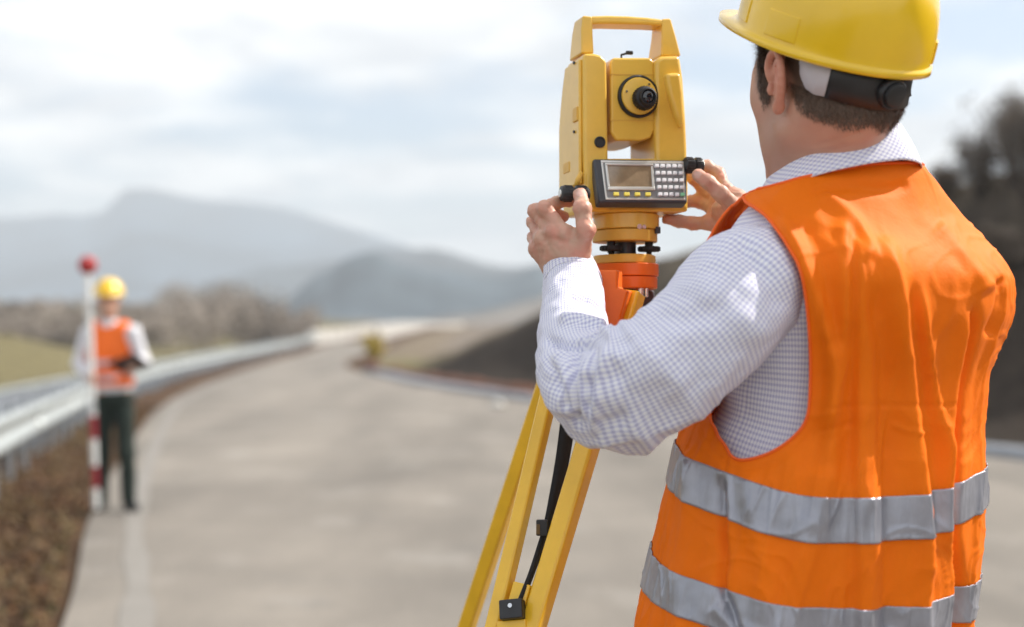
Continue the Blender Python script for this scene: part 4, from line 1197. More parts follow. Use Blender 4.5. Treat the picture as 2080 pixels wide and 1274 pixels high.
# ears: flared plate, raised helix rim, hollow, tragus, lobe
for s in (-1, 1):
    Re = RH @ np.array([[math.cos(.22 * s), -math.sin(.22 * s), 0], [math.sin(.22 * s), math.cos(.22 * s), 0], [0, 0, 1]])
    def E(y, z, o=0): return H(s * (.0815 + .26 * max(0, .006 - y * 1.1) + o), y * 1.1 - .004, z * 1.08 - .004)
    S.ell(E(-.008, .002), (.0055, .019, .029), Re, .006)
    rim = [E(.010, .006, .002), E(.011, .020, .004), E(.004, .031, .005), E(-.010, .034, .005), E(-.021, .026, .005), E(-.025, .010, .005), E(-.021, -.008, .004), E(-.013, -.022, .003), E(-.005, -.030, .002)]
    S.chain(crom(rim, 2), [.0046] * 17, .003)
    S.chain([E(-.004, .022, .005), E(-.014, .012, .006), E(-.014, -.004, .006), E(-.008, -.016, .005)], [.003] * 4, .003)
    S.ell(E(-.003, -.030, .001), (.0055, .0085, .0085), Re, .006)
    S.ell(E(.002, -.003, .0085), (.010, .0105, .014), RH, .0025, 'sub'); S.ell(E(-.006, .021, .0085), (.005, .007, .006), RH, .0025, 'sub')
    S.ell(E(.009, -.006, .003), (.005, .005, .008), RH, .004)
NB_ = np.array([(1700 - CX) * SC, D0 + .0, zv(385)])
S.cap(H0(0, -.022, -.045), NB_ + np.array([0, 0, .0]), .056, .058, .022)
S.cap(H(-.055, -.03, -.04), NB_ + .05 * Ft - .03 * Rt, .016, .016, .025)
S.cap(H(.055, -.03, -.04), NB_ + .05 * Ft + .03 * Rt, .016, .016, .025)
LS, RS = P(1590, 545, 1.78), P(1940, 570, 1.95)
S.cap(NB_ + np.array([0, 0, -.045]), LS, .045, .050, .03); S.cap(NB_ + np.array([0, 0, -.045]), RS, .045, .048, .03)
def tc(v): return np.array([((tcol(v, 1) + tcol(v, 2)) / 2 - CX) * SC, D0, zv(v)])
RT3 = np.stack([Rt, Ft, UP], 1)
S.ell(tc(620), (.165, .095, .19), RT3, .05); S.ell(tc(900), (.145, .095, .20), RT3, .05); S.ell(tc(1230), (.155, .105, .20), RT3, .05)
# arms
LA = [(1590, 540, 1.765), (1425, 690, 1.690), (1300, 775, 1.690), (1212, 792, 1.725), (1170, 700, 1.83), (1163, 610, 1.94), (1157, 552, 1.995)]
LAp = [P(*q) for q in LA]
S.chain(LAp, [.050, .044, .040, .036, .032, .029, .027], .02)
RE_ = np.array([.585, 2.17, 1.235]); RW = P(1535, 458, 2.07)
S.chain([RS, (RS + RE_) / 2, RE_, (RE_ + RW) / 2, RW], [.050, .046, .040, .036, .027], .02)
# left hand
def hand(fingers, palm, k=.006):
    for pts, rs in palm: S.chain([P(*q) for q in pts], rs, .012)
    for pts, rs in fingers: S.chain([P(*q) for q in pts], rs, k)
hand([
    ([(1146, 474, 1.972), (1106, 423, 1.985), (1132, 411, 2.022), (1160, 409, 2.040)], [.0108, .0098, .0088, .0078]),
    ([(1122, 474, 1.980), (1088, 428, 2.005), (1114, 426, 2.045), (1146, 440, 2.055)], [.0108, .0098, .0086, .0076]),
    ([(1100, 486, 1.995), (1083, 452, 2.030), (1108, 456, 2.060), (1140, 462, 2.060)], [.0100, .0092, .0082, .0074]),
    ([(1090, 505, 2.015), (1084, 482, 2.045), (1106, 486, 2.068), (1130, 492, 2.065)], [.0092, .0082, .0074, .0068]),
    ([(1172, 524, 1.985), (1190, 468, 1.955), (1183, 424, 1.962), (1179, 395, 1.985)], [.0150, .0118, .0112, .0098]),
], [
    ([(1145, 552, 2.0), (1120, 500, 1.995), (1102, 486, 1.995)], [.024, .018, .0125]),
    ([(1155, 552, 1.995), (1140, 505, 1.985), (1124, 474, 1.982)], [.024, .018, .0128]),
    ([(1165, 550, 1.99), (1158, 510, 1.978), (1148, 476, 1.974)], [.024, .018, .0128]),
    ([(1135, 552, 2.005), (1106, 512, 2.012), (1090, 505, 2.015)], [.020, .015, .0115]),
    ([(1168, 540, 1.99), (1174, 505, 1.975), (1168, 480, 1.970)], [.020, .015, .010]),
])
# right hand: thumb towards the camera, forefinger behind the knob, little finger stretched out below
hand([
    ([(1474, 386, 2.105), (1458, 352, 2.125), (1436, 338, 2.125), (1420, 336, 2.12)], [.0105, .0095, .0085, .0075]),
    ([(1462, 405, 2.115), (1428, 382, 2.135), (1408, 362, 2.13), (1396, 352, 2.13)], [.0105, .0096, .0086, .0076]),
    ([(1452, 425, 2.12), (1416, 408, 2.14), (1392, 410, 2.14), (1372, 412, 2.135)], [.0102, .0094, .0084, .0076]),
    ([(1440, 452, 2.11), (1408, 454, 2.12), (1378, 450, 2.12), (1354, 446, 2.115)], [.0105, .0096, .0090, .0076]),
    ([(1494, 425, 2.055), (1464, 393, 2.035), (1438, 370, 2.035), (1417, 355, 2.045)], [.0135, .0108, .0102, .0088]),
], [
    ([(1535, 455, 2.07), (1495, 410, 2.095), (1474, 388, 2.105)], [.023, .017, .011]),
    ([(1535, 458, 2.075), (1490, 425, 2.10), (1462, 406, 2.115)], [.023, .017, .0115]),
    ([(1535, 462, 2.08), (1485, 440, 2.105), (1453, 426, 2.118)], [.023, .018, .012]),
    ([(1535, 466, 2.08), (1480, 460, 2.10), (1442, 452, 2.11)], [.022, .019, .0125]),
    ([(1530, 455, 2.065), (1495, 430, 2.06), (1462, 425, 2.085)], [.020, .017, .013]),
])
# knuckles and tendons on the back of the left hand
for kp_, r_ in (((1147, 473, 1.966), .0118), ((1123, 472, 1.973), .0118), ((1101, 484, 1.988), .0110), ((1091, 503, 2.008), .0100), ((1106, 423, 1.981), .0106), ((1088, 428, 2.001), .0104), ((1190, 466, 1.951), .0126), ((1183, 424, 1.958), .0120)):
    S.cap(P(*kp_), P(*kp_), r_, r_, .004)
for a_, b_ in (((1158, 535, 1.972), (1148, 480, 1.962)), ((1148, 535, 1.972), (1124, 482, 1.968)), ((1140, 538, 1.976), (1102, 492, 1.982))):
    S.cap(P(*a_), P(*b_), .0040, .0034, .004)
VB, QB = S.mesh(.0024)
VB = relax(VB, QB, 4, .5)
NBn = vnormals(VB, QB)
_hd = np.minimum(np.linalg.norm(VB - P(1140, 470, 2.0), axis=1), np.linalg.norm(VB - P(1445, 410, 2.1), axis=1))
handm = sstep(.14, .10, _hd)
VB = VB + NBn * (handm * (.0007 * fbm(VB * 95, 3) + .0006 * fbm(VB * 210 + 5, 2)))[:, None]
NBn = vnormals(VB, QB)
# faint creases across the nape
for pl, wd, am in (([(1640, 300), (1700, 285), (1770, 262)], 5, -.0012), ([(1610, 318), (1690, 306), (1750, 290)], 5, -.0009)):
    u_, v_, d_ = proj(VB); dd, sd, tt = seg_dist(u_, v_, crom(pl, 4)); VB = VB + NBn * (am * np.exp(-(dd / wd) ** 2) * sstep(0, .25, tt) * sstep(1, .75, tt) * (np.linalg.norm(VB - HC, axis=1) < .2) * (NBn[:, 1] < 0))[:, None]
# skin colours: hair-covered scalp, cropped nape, stubble, warmer ears and knuckles
L = (VB - HC) @ RH
x, y, z = L[:, 0], L[:, 1], L[:, 2]
nsv = vnoise(VB * 60)
scalp = np.maximum(sstep(.05, .065, z + .10 * (y < .06)), 0)
hl_z = np.interp(y, [-.12, -.06, -.035, -.012, .012, .030, .042, .050, .075], [-.062, -.056, -.034, .025, .035, -.014, -.010, .070, .075])   # lower hair limit along the side of the head
hairm = sstep(-.024, .030, z - hl_z + .006 * nsv) * (np.linalg.norm(L, axis=1) < .2) * (y < .078)
earm = (np.abs(x) > .0795) & (np.abs(z) < .05) & (y > -.05) & (y < .03)
hairm = np.where(earm, 0, hairm)
base = np.array([.57, .325, .235]); hairc = np.array([.095, .058, .040])
skc = np.tile(base, (len(VB), 1)) * (1 + .05 * fbm(VB * 45, 3))[:, None] * np.array([1, 1, 1])
red = np.clip(.5 * fbm(VB * 22 + 9, 3), 0, 1)[:, None]
skc = skc * (1 - red * np.array([.02, .18, .16]))
skc = np.where(earm[:, None], skc * np.array([1.02, .82, .78]), skc)
skc = skc * (1 + handm[:, None] * np.clip(fbm(VB * 70 + 3, 3), -.6, .8)[:, None] * np.array([.06, -.10, -.10]))
for nc, nr in ((P(1180, 392, 1.972), .0075), (P(1417, 354, 2.034), .0060)):
    nm_ = sstep(nr, nr * .7, np.linalg.norm((VB - nc) * np.array([1, .7, .85]), axis=1)) * (NBn[:, 1] < -.25); skc = skc * (1 - nm_[:, None]) + np.array([.66, .42, .35]) * nm_[:, None]
stub = sstep(.02, -.06, z) * sstep(-.02, .03, y) * (np.linalg.norm(L, axis=1) < .17) * .22
skc = skc * (1 - stub[:, None] * np.array([.9, .8, .7]))
skc = skc * (1 - hairm[:, None]) + hairc * hairm[:, None]
GB = np.array([float(tc(1000)[0]), D0 + .02, 0.0])
skin = mat('skin', (1, 1, 1), .48, attr='col', sss=.12, bump=.35, bscale=330, bdist=.0007, spec=.42)
man = mesh_np('person', VB, QB, skin, origin=GB, attrs={'col': skc})
man.location = GB
bm = bmesh.new(); bm.from_mesh(man.data); bmesh.ops.holes_fill(bm, edges=[e for e in bm.edges if e.is_boundary], sides=8)
for f_ in bm.faces: f_.smooth = True
bm.to_mesh(man.data); bm.free()
tag(man, 'man in orange safety vest and yellow helmet seen from behind, working the survey instrument', 'person')

# ---- vest, reflective strips, piping
vo = mesh_np('safety_vest', Vv[used], rm[Q][:, ::-1], fl, man, origin=GB)
m_ = vo.modifiers.new('s', 'SOLIDIFY'); m_.thickness = .0016; m_.offset = -1
def band(va, vb, n=21, name='reflective_strip'):
    th = np.linspace(0, 2 * math.pi, 760, endpoint=False); vv = np.linspace(0, 1, n)
    T_, W_ = np.meshgrid(th, vv, indexing='ij')
    wob = 3.0 * np.sin(T_ * 3 + va) + 2.0 * np.sin(T_ * 7)
    V_ = va + (vb - va) * W_ + wob
    p = vest_surf(T_, V_, .0162)
    n_, m__ = T_.shape; i, j = np.meshgrid(np.arange(n_), np.arange(m__ - 1), indexing='ij')
    q = np.stack([i * m__ + j, ((i + 1) % n_) * m__ + j, ((i + 1) % n_) * m__ + j + 1, i * m__ + j + 1], -1).reshape(-1, 4)
    front = np.abs(np.angle(np.exp(1j * (T_.ravel()[q[:, 0]] - rad(90))))) < .02
    o = mesh_np(name, p.reshape(-1, 3), q[~front][:, ::-1], refl, vo, origin=GB); s_ = o.modifiers.new('s', 'SOLIDIFY'); s_.thickness = .0008
    return o
band(925, 1007); band(1150, 1229)
def trim(param_loop, off, r, name, closed=True):
    p = vest_surf(param_loop[:, 0], param_loop[:, 1], off)
    if closed: p = np.vstack([p, p[:2]])
    return MB().tube(p, r, 6).build(name, flp, vo, origin=GB, smooth=True)
def resample(pl, n=160):
    pl = np.vstack([pl, pl[:1]]); s = np.concatenate([[0], np.cumsum(np.hypot(np.diff(pl[:, 0]) * .2, np.diff(pl[:, 1]) * SC))])
    t = np.linspace(0, s[-1], n, endpoint=False); return np.stack([np.interp(t, s, pl[:, 0]), np.interp(t, s, pl[:, 1])], -1)
trim(resample(HL), .0145, .0020, 'armhole_piping'); trim(resample(HR), .0145, .0020, 'armhole_piping')
nk = np.linspace(rad(90) + .56, rad(90) + 2 * math.pi - .56, 90)
trim(np.stack([nk, nk_f(nk)], -1), .014, .0022, 'neck_piping', False)

# ---- shirt: trunk, sleeves, collar
def gingham(name, cell):
    m = bpy.data.materials.new(name); m.use_nodes = True
    N, L_ = m.node_tree.nodes, m.node_tree.links; b = N['Principled BSDF']; b.inputs['Roughness'].default_value = .8; b.inputs['Sheen Weight'].default_value = .15; b.inputs['Specular IOR Level'].default_value = .25
    uvn = N.new('ShaderNodeUVMap'); uvn.uv_map = 'UVMap'; sp = N.new('ShaderNodeSeparateXYZ'); L_.new(uvn.outputs[0], sp.inputs[0])
    def mth(op, a, c):
        n = N.new('ShaderNodeMath'); n.operation = op
        for i, q in enumerate((a, c)):
            if q is None: continue
            if isinstance(q, (int, float)): n.inputs[i].default_value = q
            else: L_.new(q, n.inputs[i])
        return n.outputs[0]
    def stripe(c):
        f = mth('FRACT', mth('DIVIDE', c, cell), None); return mth('LESS_THAN', f, .46)
    a, c = stripe(sp.outputs[0]), stripe(sp.outputs[1]); s = mth('MULTIPLY', mth('ADD', a, c), .5)
    r = N.new('ShaderNodeValToRGB'); e = r.color_ramp.elements
    e[0].position = 0; e[0].color = (.82, .82, .84, 1); e[1].position = 1; e[1].color = (.42, .42, .60, 1); e2 = e.new(.5); e2.color = (.63, .63, .77, 1)
    L_.new(s, r.inputs[0]); L_.new(r.outputs[0], b.inputs['Base Color'])
    tcn = N.new('ShaderNodeTexCoord'); n2 = N.new('ShaderNodeTexNoise'); n2.inputs['Scale'].default_value = 700; L_.new(tcn.outputs['Object'], n2.inputs['Vector'])
    bp = N.new('ShaderNodeBump'); bp.inputs['Strength'].default_value = .12; bp.inputs['Distance'].default_value = .001; L_.new(n2.outputs['Fac'], bp.inputs['Height']); L_.new(bp.outputs[0], b.inputs['Normal'])
    return m
CELL = .0051
ging = gingham('checked_shirt_cloth', CELL)
ging_t = gingham('checked_trunk_cloth', .0062)
NS, MS = 240, 160
th = np.linspace(0, 2 * math.pi, NS); vv = np.linspace(338, 1300, MS)
T_, W_ = np.meshgrid(th, vv, indexing='ij')
pS = torso(T_, W_, -.008)
nS = tnormal(T_, W_, off=-.006)
pS = pS + nS * (.004 * fbm(pS * np.array([12, 12, 9]), 3) + .003 * fbm(pS * np.array([5, 5, 16]) + 4, 2))[..., None]
uvS = np.stack([T_ * .205, (W_ * SC)], -1).reshape(-1, 2)
shirt = mesh_np('shirt', pS.reshape(-1, 3), grid_faces(NS, MS)[:, ::-1], ging_t, man, origin=GB, uv=uvS)
SLF = []
def sleeve(path, name, cuff=True, nth=120, per=26, wr=1.0, seed=0.0):
    """cloth tube; path rows: u, v, depth, radius in px"""
    P3 = np.array([np.append(P(u, v, d), r * d / F_PX) for u, v, d, r in path])
    C = crom(P3, per); c = C[:, :3]; R_ = C[:, 3]
    # smooth the centre line so the bend does not crease into itself
    m = len(c); T = np.gradient(c, axis=0); T /= np.linalg.norm(T, axis=1)[:, None]
    N_ = np.cross(T[0], UP); N_ /= np.linalg.norm(N_); fr = []
    for i in range(m):
        N_ = N_ - T[i] * N_.dot(T[i]); N_ /= np.linalg.norm(N_); fr.append((N_, np.cross(T[i], N_)))
    s = np.concatenate([[0], np.cumsum(np.linalg.norm(np.diff(c, axis=0), axis=1))])
    a = np.linspace(0, 2 * math.pi, nth)
    A_, I_ = np.meshgrid(a, np.arange(m))
    n1 = np.array([f[0] for f in fr])[I_]; n2 = np.array([f[1] for f in fr])[I_]
    dirv = np.cos(A_)[..., None] * n1 + np.sin(A_)[..., None] * n2
    curv = np.gradient(T, axis=0) / np.gradient(s)[:, None]
    bend = np.linalg.norm(curv, axis=1)
    bs = np.array([np.exp(-((s - s[bend.argmax()]) / .075) ** 2)])[0]
    inner = (dirv * (curv / (np.linalg.norm(curv, axis=1)[:, None] + 1e-9))[I_]).sum(-1)
    V = c[I_] + dirv * R_[I_][..., None]
    q = np.stack([np.cos(A_) * 1.1, np.sin(A_) * 1.1, s[I_] * 30], -1)
    rdg = lambda t: 1 - np.abs(t) * 2
    w1 = rdg(vnoise(q * np.array([.9, .9, .9]) + seed)) * (.010 * bs[I_]) * wr + rdg(vnoise(q * np.array([1.6, 1.6, 1.5]) + seed + 3)) * .0025 * (.3 + bs[I_])
    w2 = .0040 * fbm(q * np.array([1.1, 1.1, .35]) + seed + 5, 3) * (.5 + bs[I_]) * wr
    w3 = .0020 * fbm(V * 34 + seed, 3)
    w4 = -.012 * np.clip(inner, 0, 1) ** 2 * np.cos(s[I_] * 150) * bs[I_] * wr
    V = V + dirv * (w1 + w2 + w3 + w4 * .5)[..., None]
    for pl, wd, am in SLF:
        u_, v_, d_ = proj(V); dd, sd, tt = seg_dist(u_, v_, crom(pl, 3))
        fc = sstep(-.1, .3, ((CAM - V) * dirv).sum(-1) / np.linalg.norm(CAM - V, axis=-1))
        V = V + dirv * (2.1 * am * np.exp(-(dd / wd) ** 2) * sstep(0, .2, tt) * sstep(1, .8, tt) * fc)[..., None]
    Rm = np.median(R_[: int(m * .6)])
    uv = np.stack([A_ * round(2 * math.pi * Rm / CELL) * CELL / (2 * math.pi), s[I_] + 0 * A_], -1).reshape(-1, 2)
    o = mesh_np(name, V.reshape(-1, 3), grid_faces(m, nth), ging, shirt, origin=GB, uv=uv)
    m2 = o.modifiers.new('s', 'SOLIDIFY'); m2.thickness = .0014; m2.offset = -1
    return o, c, R_, fr, s
SLF = [([(1180, 690), (1160, 760), (1165, 830), (1175, 880)], 9, -.006), ([(1215, 700), (1205, 770), (1190, 850)], 8, -.006), ([(1110, 720), (1135, 790), (1150, 840)], 9, -.005),
       ([(1235, 690), (1222, 760), (1212, 830), (1205, 895)], 10, .005), ([(1130, 650), (1180, 655), (1238, 672)], 8, .006), ([(1105, 690), (1150, 700), (1215, 700)], 8, -.006),
       ([(1150, 610), (1190, 608), (1226, 640)], 7, -.004), ([(1280, 690), (1340, 740), (1400, 800)], 30, .003), ([(1300, 660), (1420, 640), (1520, 600)], 26, -.003), ([(1480, 470), (1560, 560), (1600, 640)], 24, -.004), ([(1400, 560), (1500, 640), (1560, 700)], 30, .003), ([(1250, 720), (1270, 800), (1260, 880)], 16, -.004)]
LSL = [(1680, 580, 1.87, 64), (1618, 578, 1.82, 84), (1525, 582, 1.73, 124), (1425, 684, 1.690, 120), (1325, 764, 1.685, 114), (1245, 792, 1.700, 104), (1193, 775, 1.745, 92), (1168, 705, 1.83, 76), (1165, 640, 1.91, 68), (1165, 590, 1.965, 61), (1158, 550, 1.998, 53)]
sl, cl, Rl, frl, sl_s = sleeve(LSL, 'sleeve', seed=1.0)
RSLp = [RS, RS * .6 + RE_ * .4, RE_ * .85 + RS * .15, RE_, RE_ * .7 + RW * .3, RW * .8 + RE_ * .2, RW]
RSL = [(*proj(p), r) for p, r in zip(RSLp, [84, 92, 90, 86, 76, 62, 50])]
SLF = []
sleeve(RSL, 'sleeve', seed=9.0)
# left cuff: a stiffer band with its own edge
k0 = int(len(cl) * .93)
cu = []; nth = 90
for i in range(k0, len(cl)):
    for k in range(nth):
        a = 2 * math.pi * k / (nth - 1); cu.append(cl[i] + (Rl[i] + .0012 + .0006 * math.sin(a * 3)) * (math.cos(a) * frl[i][0] + math.sin(a) * frl[i][1]))
mm = len(cl) - k0
cuv = np.stack([np.tile(np.linspace(0, 2 * math.pi, nth), mm) * round(2 * math.pi * .036 / CELL) * CELL / (2 * math.pi), np.repeat(sl_s[k0:], nth)], -1)
co = mesh_np('cuff', np.array(cu), grid_faces(mm, nth), ging, shirt, origin=GB, uv=cuv); m_ = co.modifiers.new('s', 'SOLIDIFY'); m_.thickness = .002; m_.offset = -1
# collar: stand-and-fall band round the neck, open in front
NC, MC = 160, 22
a = np.linspace(rad(90) + .42, rad(90) + 2 * math.pi - .42, NC)
CCx = np.array([(1703 - CX) * SC, D0 - .012, 0])
cv, cuv = [], []
for i, t in enumerate(a):
    fwd = max(0.0, math.sin(t)); bk_ = max(0.0, -math.sin(t))
    for j in range(MC):
        h = j / (MC - 1)                      # 0 = inside at the neck, .25 = top fold, 1 = lower outer edge
        if h < .25:
            k = h / .25; rr = .0715 - .001 * k; zz = zv(318) + (zv(268) - zv(318)) * k
        else:
            k = (h - .25) / .75; rr = .0725 + .0235 * k ** 1.25 + .004 * math.sin(k * math.pi); zz = zv(266) + (zv(352) - zv(266)) * k - .012 * k * fwd
        rr += .0012 * math.sin(t * 5 + 1) * h
        lk = max(0.0, math.cos(t - rad(175))); rx_, ry_ = rr * 1.06 + .012 * lk * h, rr * 1.08 + (.020 * fwd + .006 * lk) * h
        zz += -.052 * (math.sin(t) * .5 + .5) ** 1.2 + .006
        lf_ = max(0.0, -math.cos(t)); zz -= .012 * lf_
        p = CCx + rx_ * math.cos(t) * Rt + ry_ * math.sin(t) * Ft; p = np.array([p[0], p[1], zz])
        cv.append(p); cuv.append((t * .075, h * .085))
uvc = np.array(cuv)
rot = np.array([[.8, -.6], [.6, .8]])
co = mesh_np('collar', np.array(cv), grid_faces(NC, MC), ging, shirt, origin=GB, uv=uvc @ rot); m_ = co.modifiers.new('s', 'SOLIDIFY'); m_.thickness = .0018
# ---- trousers and shoes
tr = mat('dark_trousers', (.030, .034, .048), .85, var=.25, vscale=30, bump=.2, bscale=500)
T3 = SDF(); hipc = tc(1330); hipc[2] = .90
T3.ell(hipc + [0, 0, .02], (.165, .115, .13), RT3, .04)
feet = []
for s in (-1, 1):
    hp_ = hipc + Rt * .085 * s + [0, 0, -.04]; kn = hipc * [1, 1, 0] + Rt * .10 * s + Ft * .02 + [0, 0, .49]; an = hipc * [1, 1, 0] + Rt * .115 * s - Ft * .02 + [0, 0, .085]
    T3.chain([hp_, kn, an], [.095, .072, .060], .03); feet.append(an)
V_, Q_ = T3.mesh(.008); V_ = relax(V_, Q_, 4); V_ = V_ + vnormals(V_, Q_) * (.004 * fbm(V_ * np.array([14, 14, 9]), 3))[:, None]
mesh_np('trousers', V_, Q_, tr, man, origin=GB)
shoe = mat('work_boot', (.03, .022, .016), .5, bump=.2, bscale=200)
for an in feet:
    S3 = SDF(); g = an * [1, 1, 0]
    S3.cap(g + [0, 0, .05], g + [0, 0, .13], .045, .047, .02); S3.cap(g - Ft * .03 + [0, 0, .038], g + Ft * .17 + [0, 0, .034], .038, .033, .02)
    V_, Q_ = S3.mesh(.006); V_ = relax(V_, Q_, 2); V_[:, 2] = np.maximum(V_[:, 2], .002); mesh_np('boot', V_, Q_, shoe, man, origin=GB)

# ---- hard hat with cradle, headband and ratchet
hat = mat('yellow_shell', (.90, .57, .012), .27, var=.08, vscale=7, coat=.5, bump=.03, bscale=120)
tiltb = rad(26); HY = rad(28)
Rx2 = np.array([[1, 0, 0], [0, math.cos(tiltb), -math.sin(tiltb)], [0, math.sin(tiltb), math.cos(tiltb)]])
RHt = np.array([[math.cos(HY), -math.sin(HY), 0], [math.sin(HY), math.cos(HY), 0], [0, 0, 1]]) @ Rx2 @ np.array([[math.cos(rad(-2.7)), 0, math.sin(rad(-2.7))], [0, 1, 0], [-math.sin(rad(-2.7)), 0, math.cos(rad(-2.7))]])
HO = P(1690, 81, 1.80)
def hat_pt(x, y, z): return HO + RHt @ np.array([x, y, z])
def hat_shell(off=0.0, NA=144, NR=34):
    V = []
    for j in range(NR):
        t = j / (NR - 1)                       # 0 = crown, 1 = rim
        ang = t * math.pi / 2
        for k in range(NA):
            a = 2 * math.pi * k / NA; ca_, sa_ = math.cos(a), math.sin(a)
            A_, B_ = .1120 + off, .1325 + off
            s_ = math.sin(ang) ** .82; hgt = .150 * math.cos(ang) ** .9
            ridge_ = .006 * math.exp(-(ca_ * .11 * s_ / .018) ** 2) * (1 - t ** 4) * (1 if True else 0)      # centre ridge front to back
            bulge_ = 1 + .02 * math.sin(ang * 2)
            V.append((A_ * s_ * ca_ * bulge_, B_ * s_ * sa_ * bulge_, hgt + ridge_ + off * math.cos(ang)))
    # turned-out rim and peak
    for rr, dz in ((.0015, -.004), (.0040, -.005), (.0045, -.009), (.001, -.009)):
        for k in range(NA):
            a = 2 * math.pi * k / NA; ca_, sa_ = math.cos(a), math.sin(a)
            pk = max(0, sa_) ** 2.2 * (.075 if rr > .0035 else .03) * (1 if rr != .001 else .3)
            V.append(((.1120 + rr) * ca_, (.1325 + rr + pk) * sa_ if sa_ > 0 else (.1325 + rr) * sa_, dz - pk * .16))
    V = np.array(V); V = np.array([hat_pt(*p) for p in V])
    return V, grid_faces(NR + 4, NA, wrap=True)
Vh, Fh = hat_shell()
hato = mesh_np('hard_hat', Vh, Fh, hat, man, origin=GB)
m_ = hato.modifiers.new('s', 'SOLIDIFY'); m_.thickness = .003; m_.offset = -1
def hat_surf(a, h, off=0.0):
    """point on the shell at azimuth a (0 right, 90 front) and height h above the rim"""
    ang = math.acos(min(1, (h / .150)) ** (1 / .9)); s_ = math.sin(ang) ** .82; b_ = 1 + .02 * math.sin(ang * 2)
    return hat_pt((.1120 + off) * s_ * math.cos(a) * b_, (.1325 + off) * s_ * math.sin(a) * b_, h)
def hat_patch(a0, a1, h0, h1, off, name, na=10, nh_=5, m__=hat):
    V = [];
    for o_ in (-.002, off):
        for i in range(na):
            for j in range(nh_): V.append(hat_surf(a0 + (a1 - a0) * i / (na - 1), h0 + (h1 - h0) * j / (nh_ - 1), o_))
    n_ = na * nh_; F_ = [tuple(f) for f in grid_faces(na, nh_)] + [tuple(n_ + f[::-1]) for f in grid_faces(na, nh_)]
    ring = [i * nh_ for i in range(na)] + [(na - 1) * nh_ + j for j in range(1, nh_)] + [i * nh_ + nh_ - 1 for i in range(na - 2, -1, -1)] + [j for j in range(nh_ - 2, 0, -1)]
    F_ += [(ring[i], ring[(i + 1) % len(ring)], n_ + ring[(i + 1) % len(ring)], n_ + ring[i]) for i in range(len(ring))]
    o = mesh_np(name, np.array(V), F_, m__, hato, origin=GB)
    bm = bmesh.new(); bm.from_mesh(o.data); bmesh.ops.recalc_face_normals(bm, faces=bm.faces); bm.to_mesh(o.data); bm.free()
    bevel(o, .0015, 3); return o
hat_patch(rad(146), rad(166), .006, .036, .0045, 'lamp_slot'); hat_patch(rad(184), rad(206), .004, .036, .0040, 'visor_slot')
hat_patch(rad(112), rad(117), .002, .060, .0055, 'front_rib'); hat_patch(rad(-52), rad(-42), -.0 + .002, .030, .0055, 'rear_clip')
# headband: pale sweatband piece, black nape strap and ratchet knob
_LH = (VB - HO) @ RHt; _az = np.arctan2(_LH[:, 1], _LH[:, 0]); _rd = np.hypot(_LH[:, 0], _LH[:, 1]); _hd2 = np.linalg.norm(VB - HC, axis=1) < .16
def head_rad(a, h):
    m = _hd2 & (np.abs(np.angle(np.exp(1j * (_az - a)))) < .05) & (np.abs(_LH[:, 2] - h) < .006)
    return np.percentile(_rd[m], 96) if m.any() else .1
def strap(a0, a1, top, bot, rx_, ry_, name, m__, n=30, thick=.003, tz=0.0):
    V = []
    for i in range(n):
        t = i / (n - 1); a = a0 + (a1 - a0) * t
        tp, bt = np.interp(t, np.linspace(0, 1, len(top)), top), np.interp(t, np.linspace(0, 1, len(bot)), bot)
        for h in (tp, (tp + bt) / 2, bt):
            rr = head_rad(a, h) + .0045; V.append(hat_pt(rr * math.cos(a), rr * math.sin(a), h))
    o = mesh_np(name, np.array(V), grid_faces(n, 3), m__, hato, origin=GB); s_ = o.modifiers.new('s', 'SOLIDIFY'); s_.thickness = thick; s_.offset = 1 
    return o
sweat = mat('pale_sweatband', (.55, .52, .55), .7, bump=.2, bscale=500)
def find_a(u):
    aa = np.linspace(rad(180), rad(350), 400); uu = np.array([proj(hat_pt(  .0985 * math.cos(q), .12 * math.sin(q), -.02))[0] for q in aa]); return aa[np.abs(uu - u).argmin()]
a0_, a1_, a2_, ak_ = find_a(1632), find_a(1704), find_a(1848), find_a(1802)
strap(a0_, a1_, (.012, .012, .012), (-.006, -.032, -.044, -.048, -.047), .0985, .1200, 'sweatband', sweat, 40)
strap(a1_ - .01, a2_ + .25, (.010, .010, .010), (-.048, -.052, -.050, -.052, -.046), .0980, .1192, 'nape_strap', blk, 40, .0025)
ka = ak_; kr = head_rad(ka, -.030) + .006; kc = hat_pt(kr * math.cos(ka), kr * math.sin(ka), -.030); kd = RHt @ np.array([math.cos(ka), math.sin(ka), -.05]); kd /= np.linalg.norm(kd)
m_ = MB().lathe([(.0195, 0), (.0195, .006), (.0175, .009), (.0145, .0085), (.0138, .0125), (.0122, .0135)], kc, kd, 40); m_.build('ratchet_knob', blk, hato, origin=GB, auto=35)
m2 = MB(); e1 = np.cross(kd, UP); e1 /= np.linalg.norm(e1); e2 = np.cross(kd, e1)
for k in range(22):
    b_ = 2 * math.pi * k / 22; m2.box(kc + kd * .0105 + (e1 * math.cos(b_) + e2 * math.sin(b_)) * .0142, (.0014, .0014, .0014))
m2.build('ratchet_teeth', rub, hato, origin=GB)

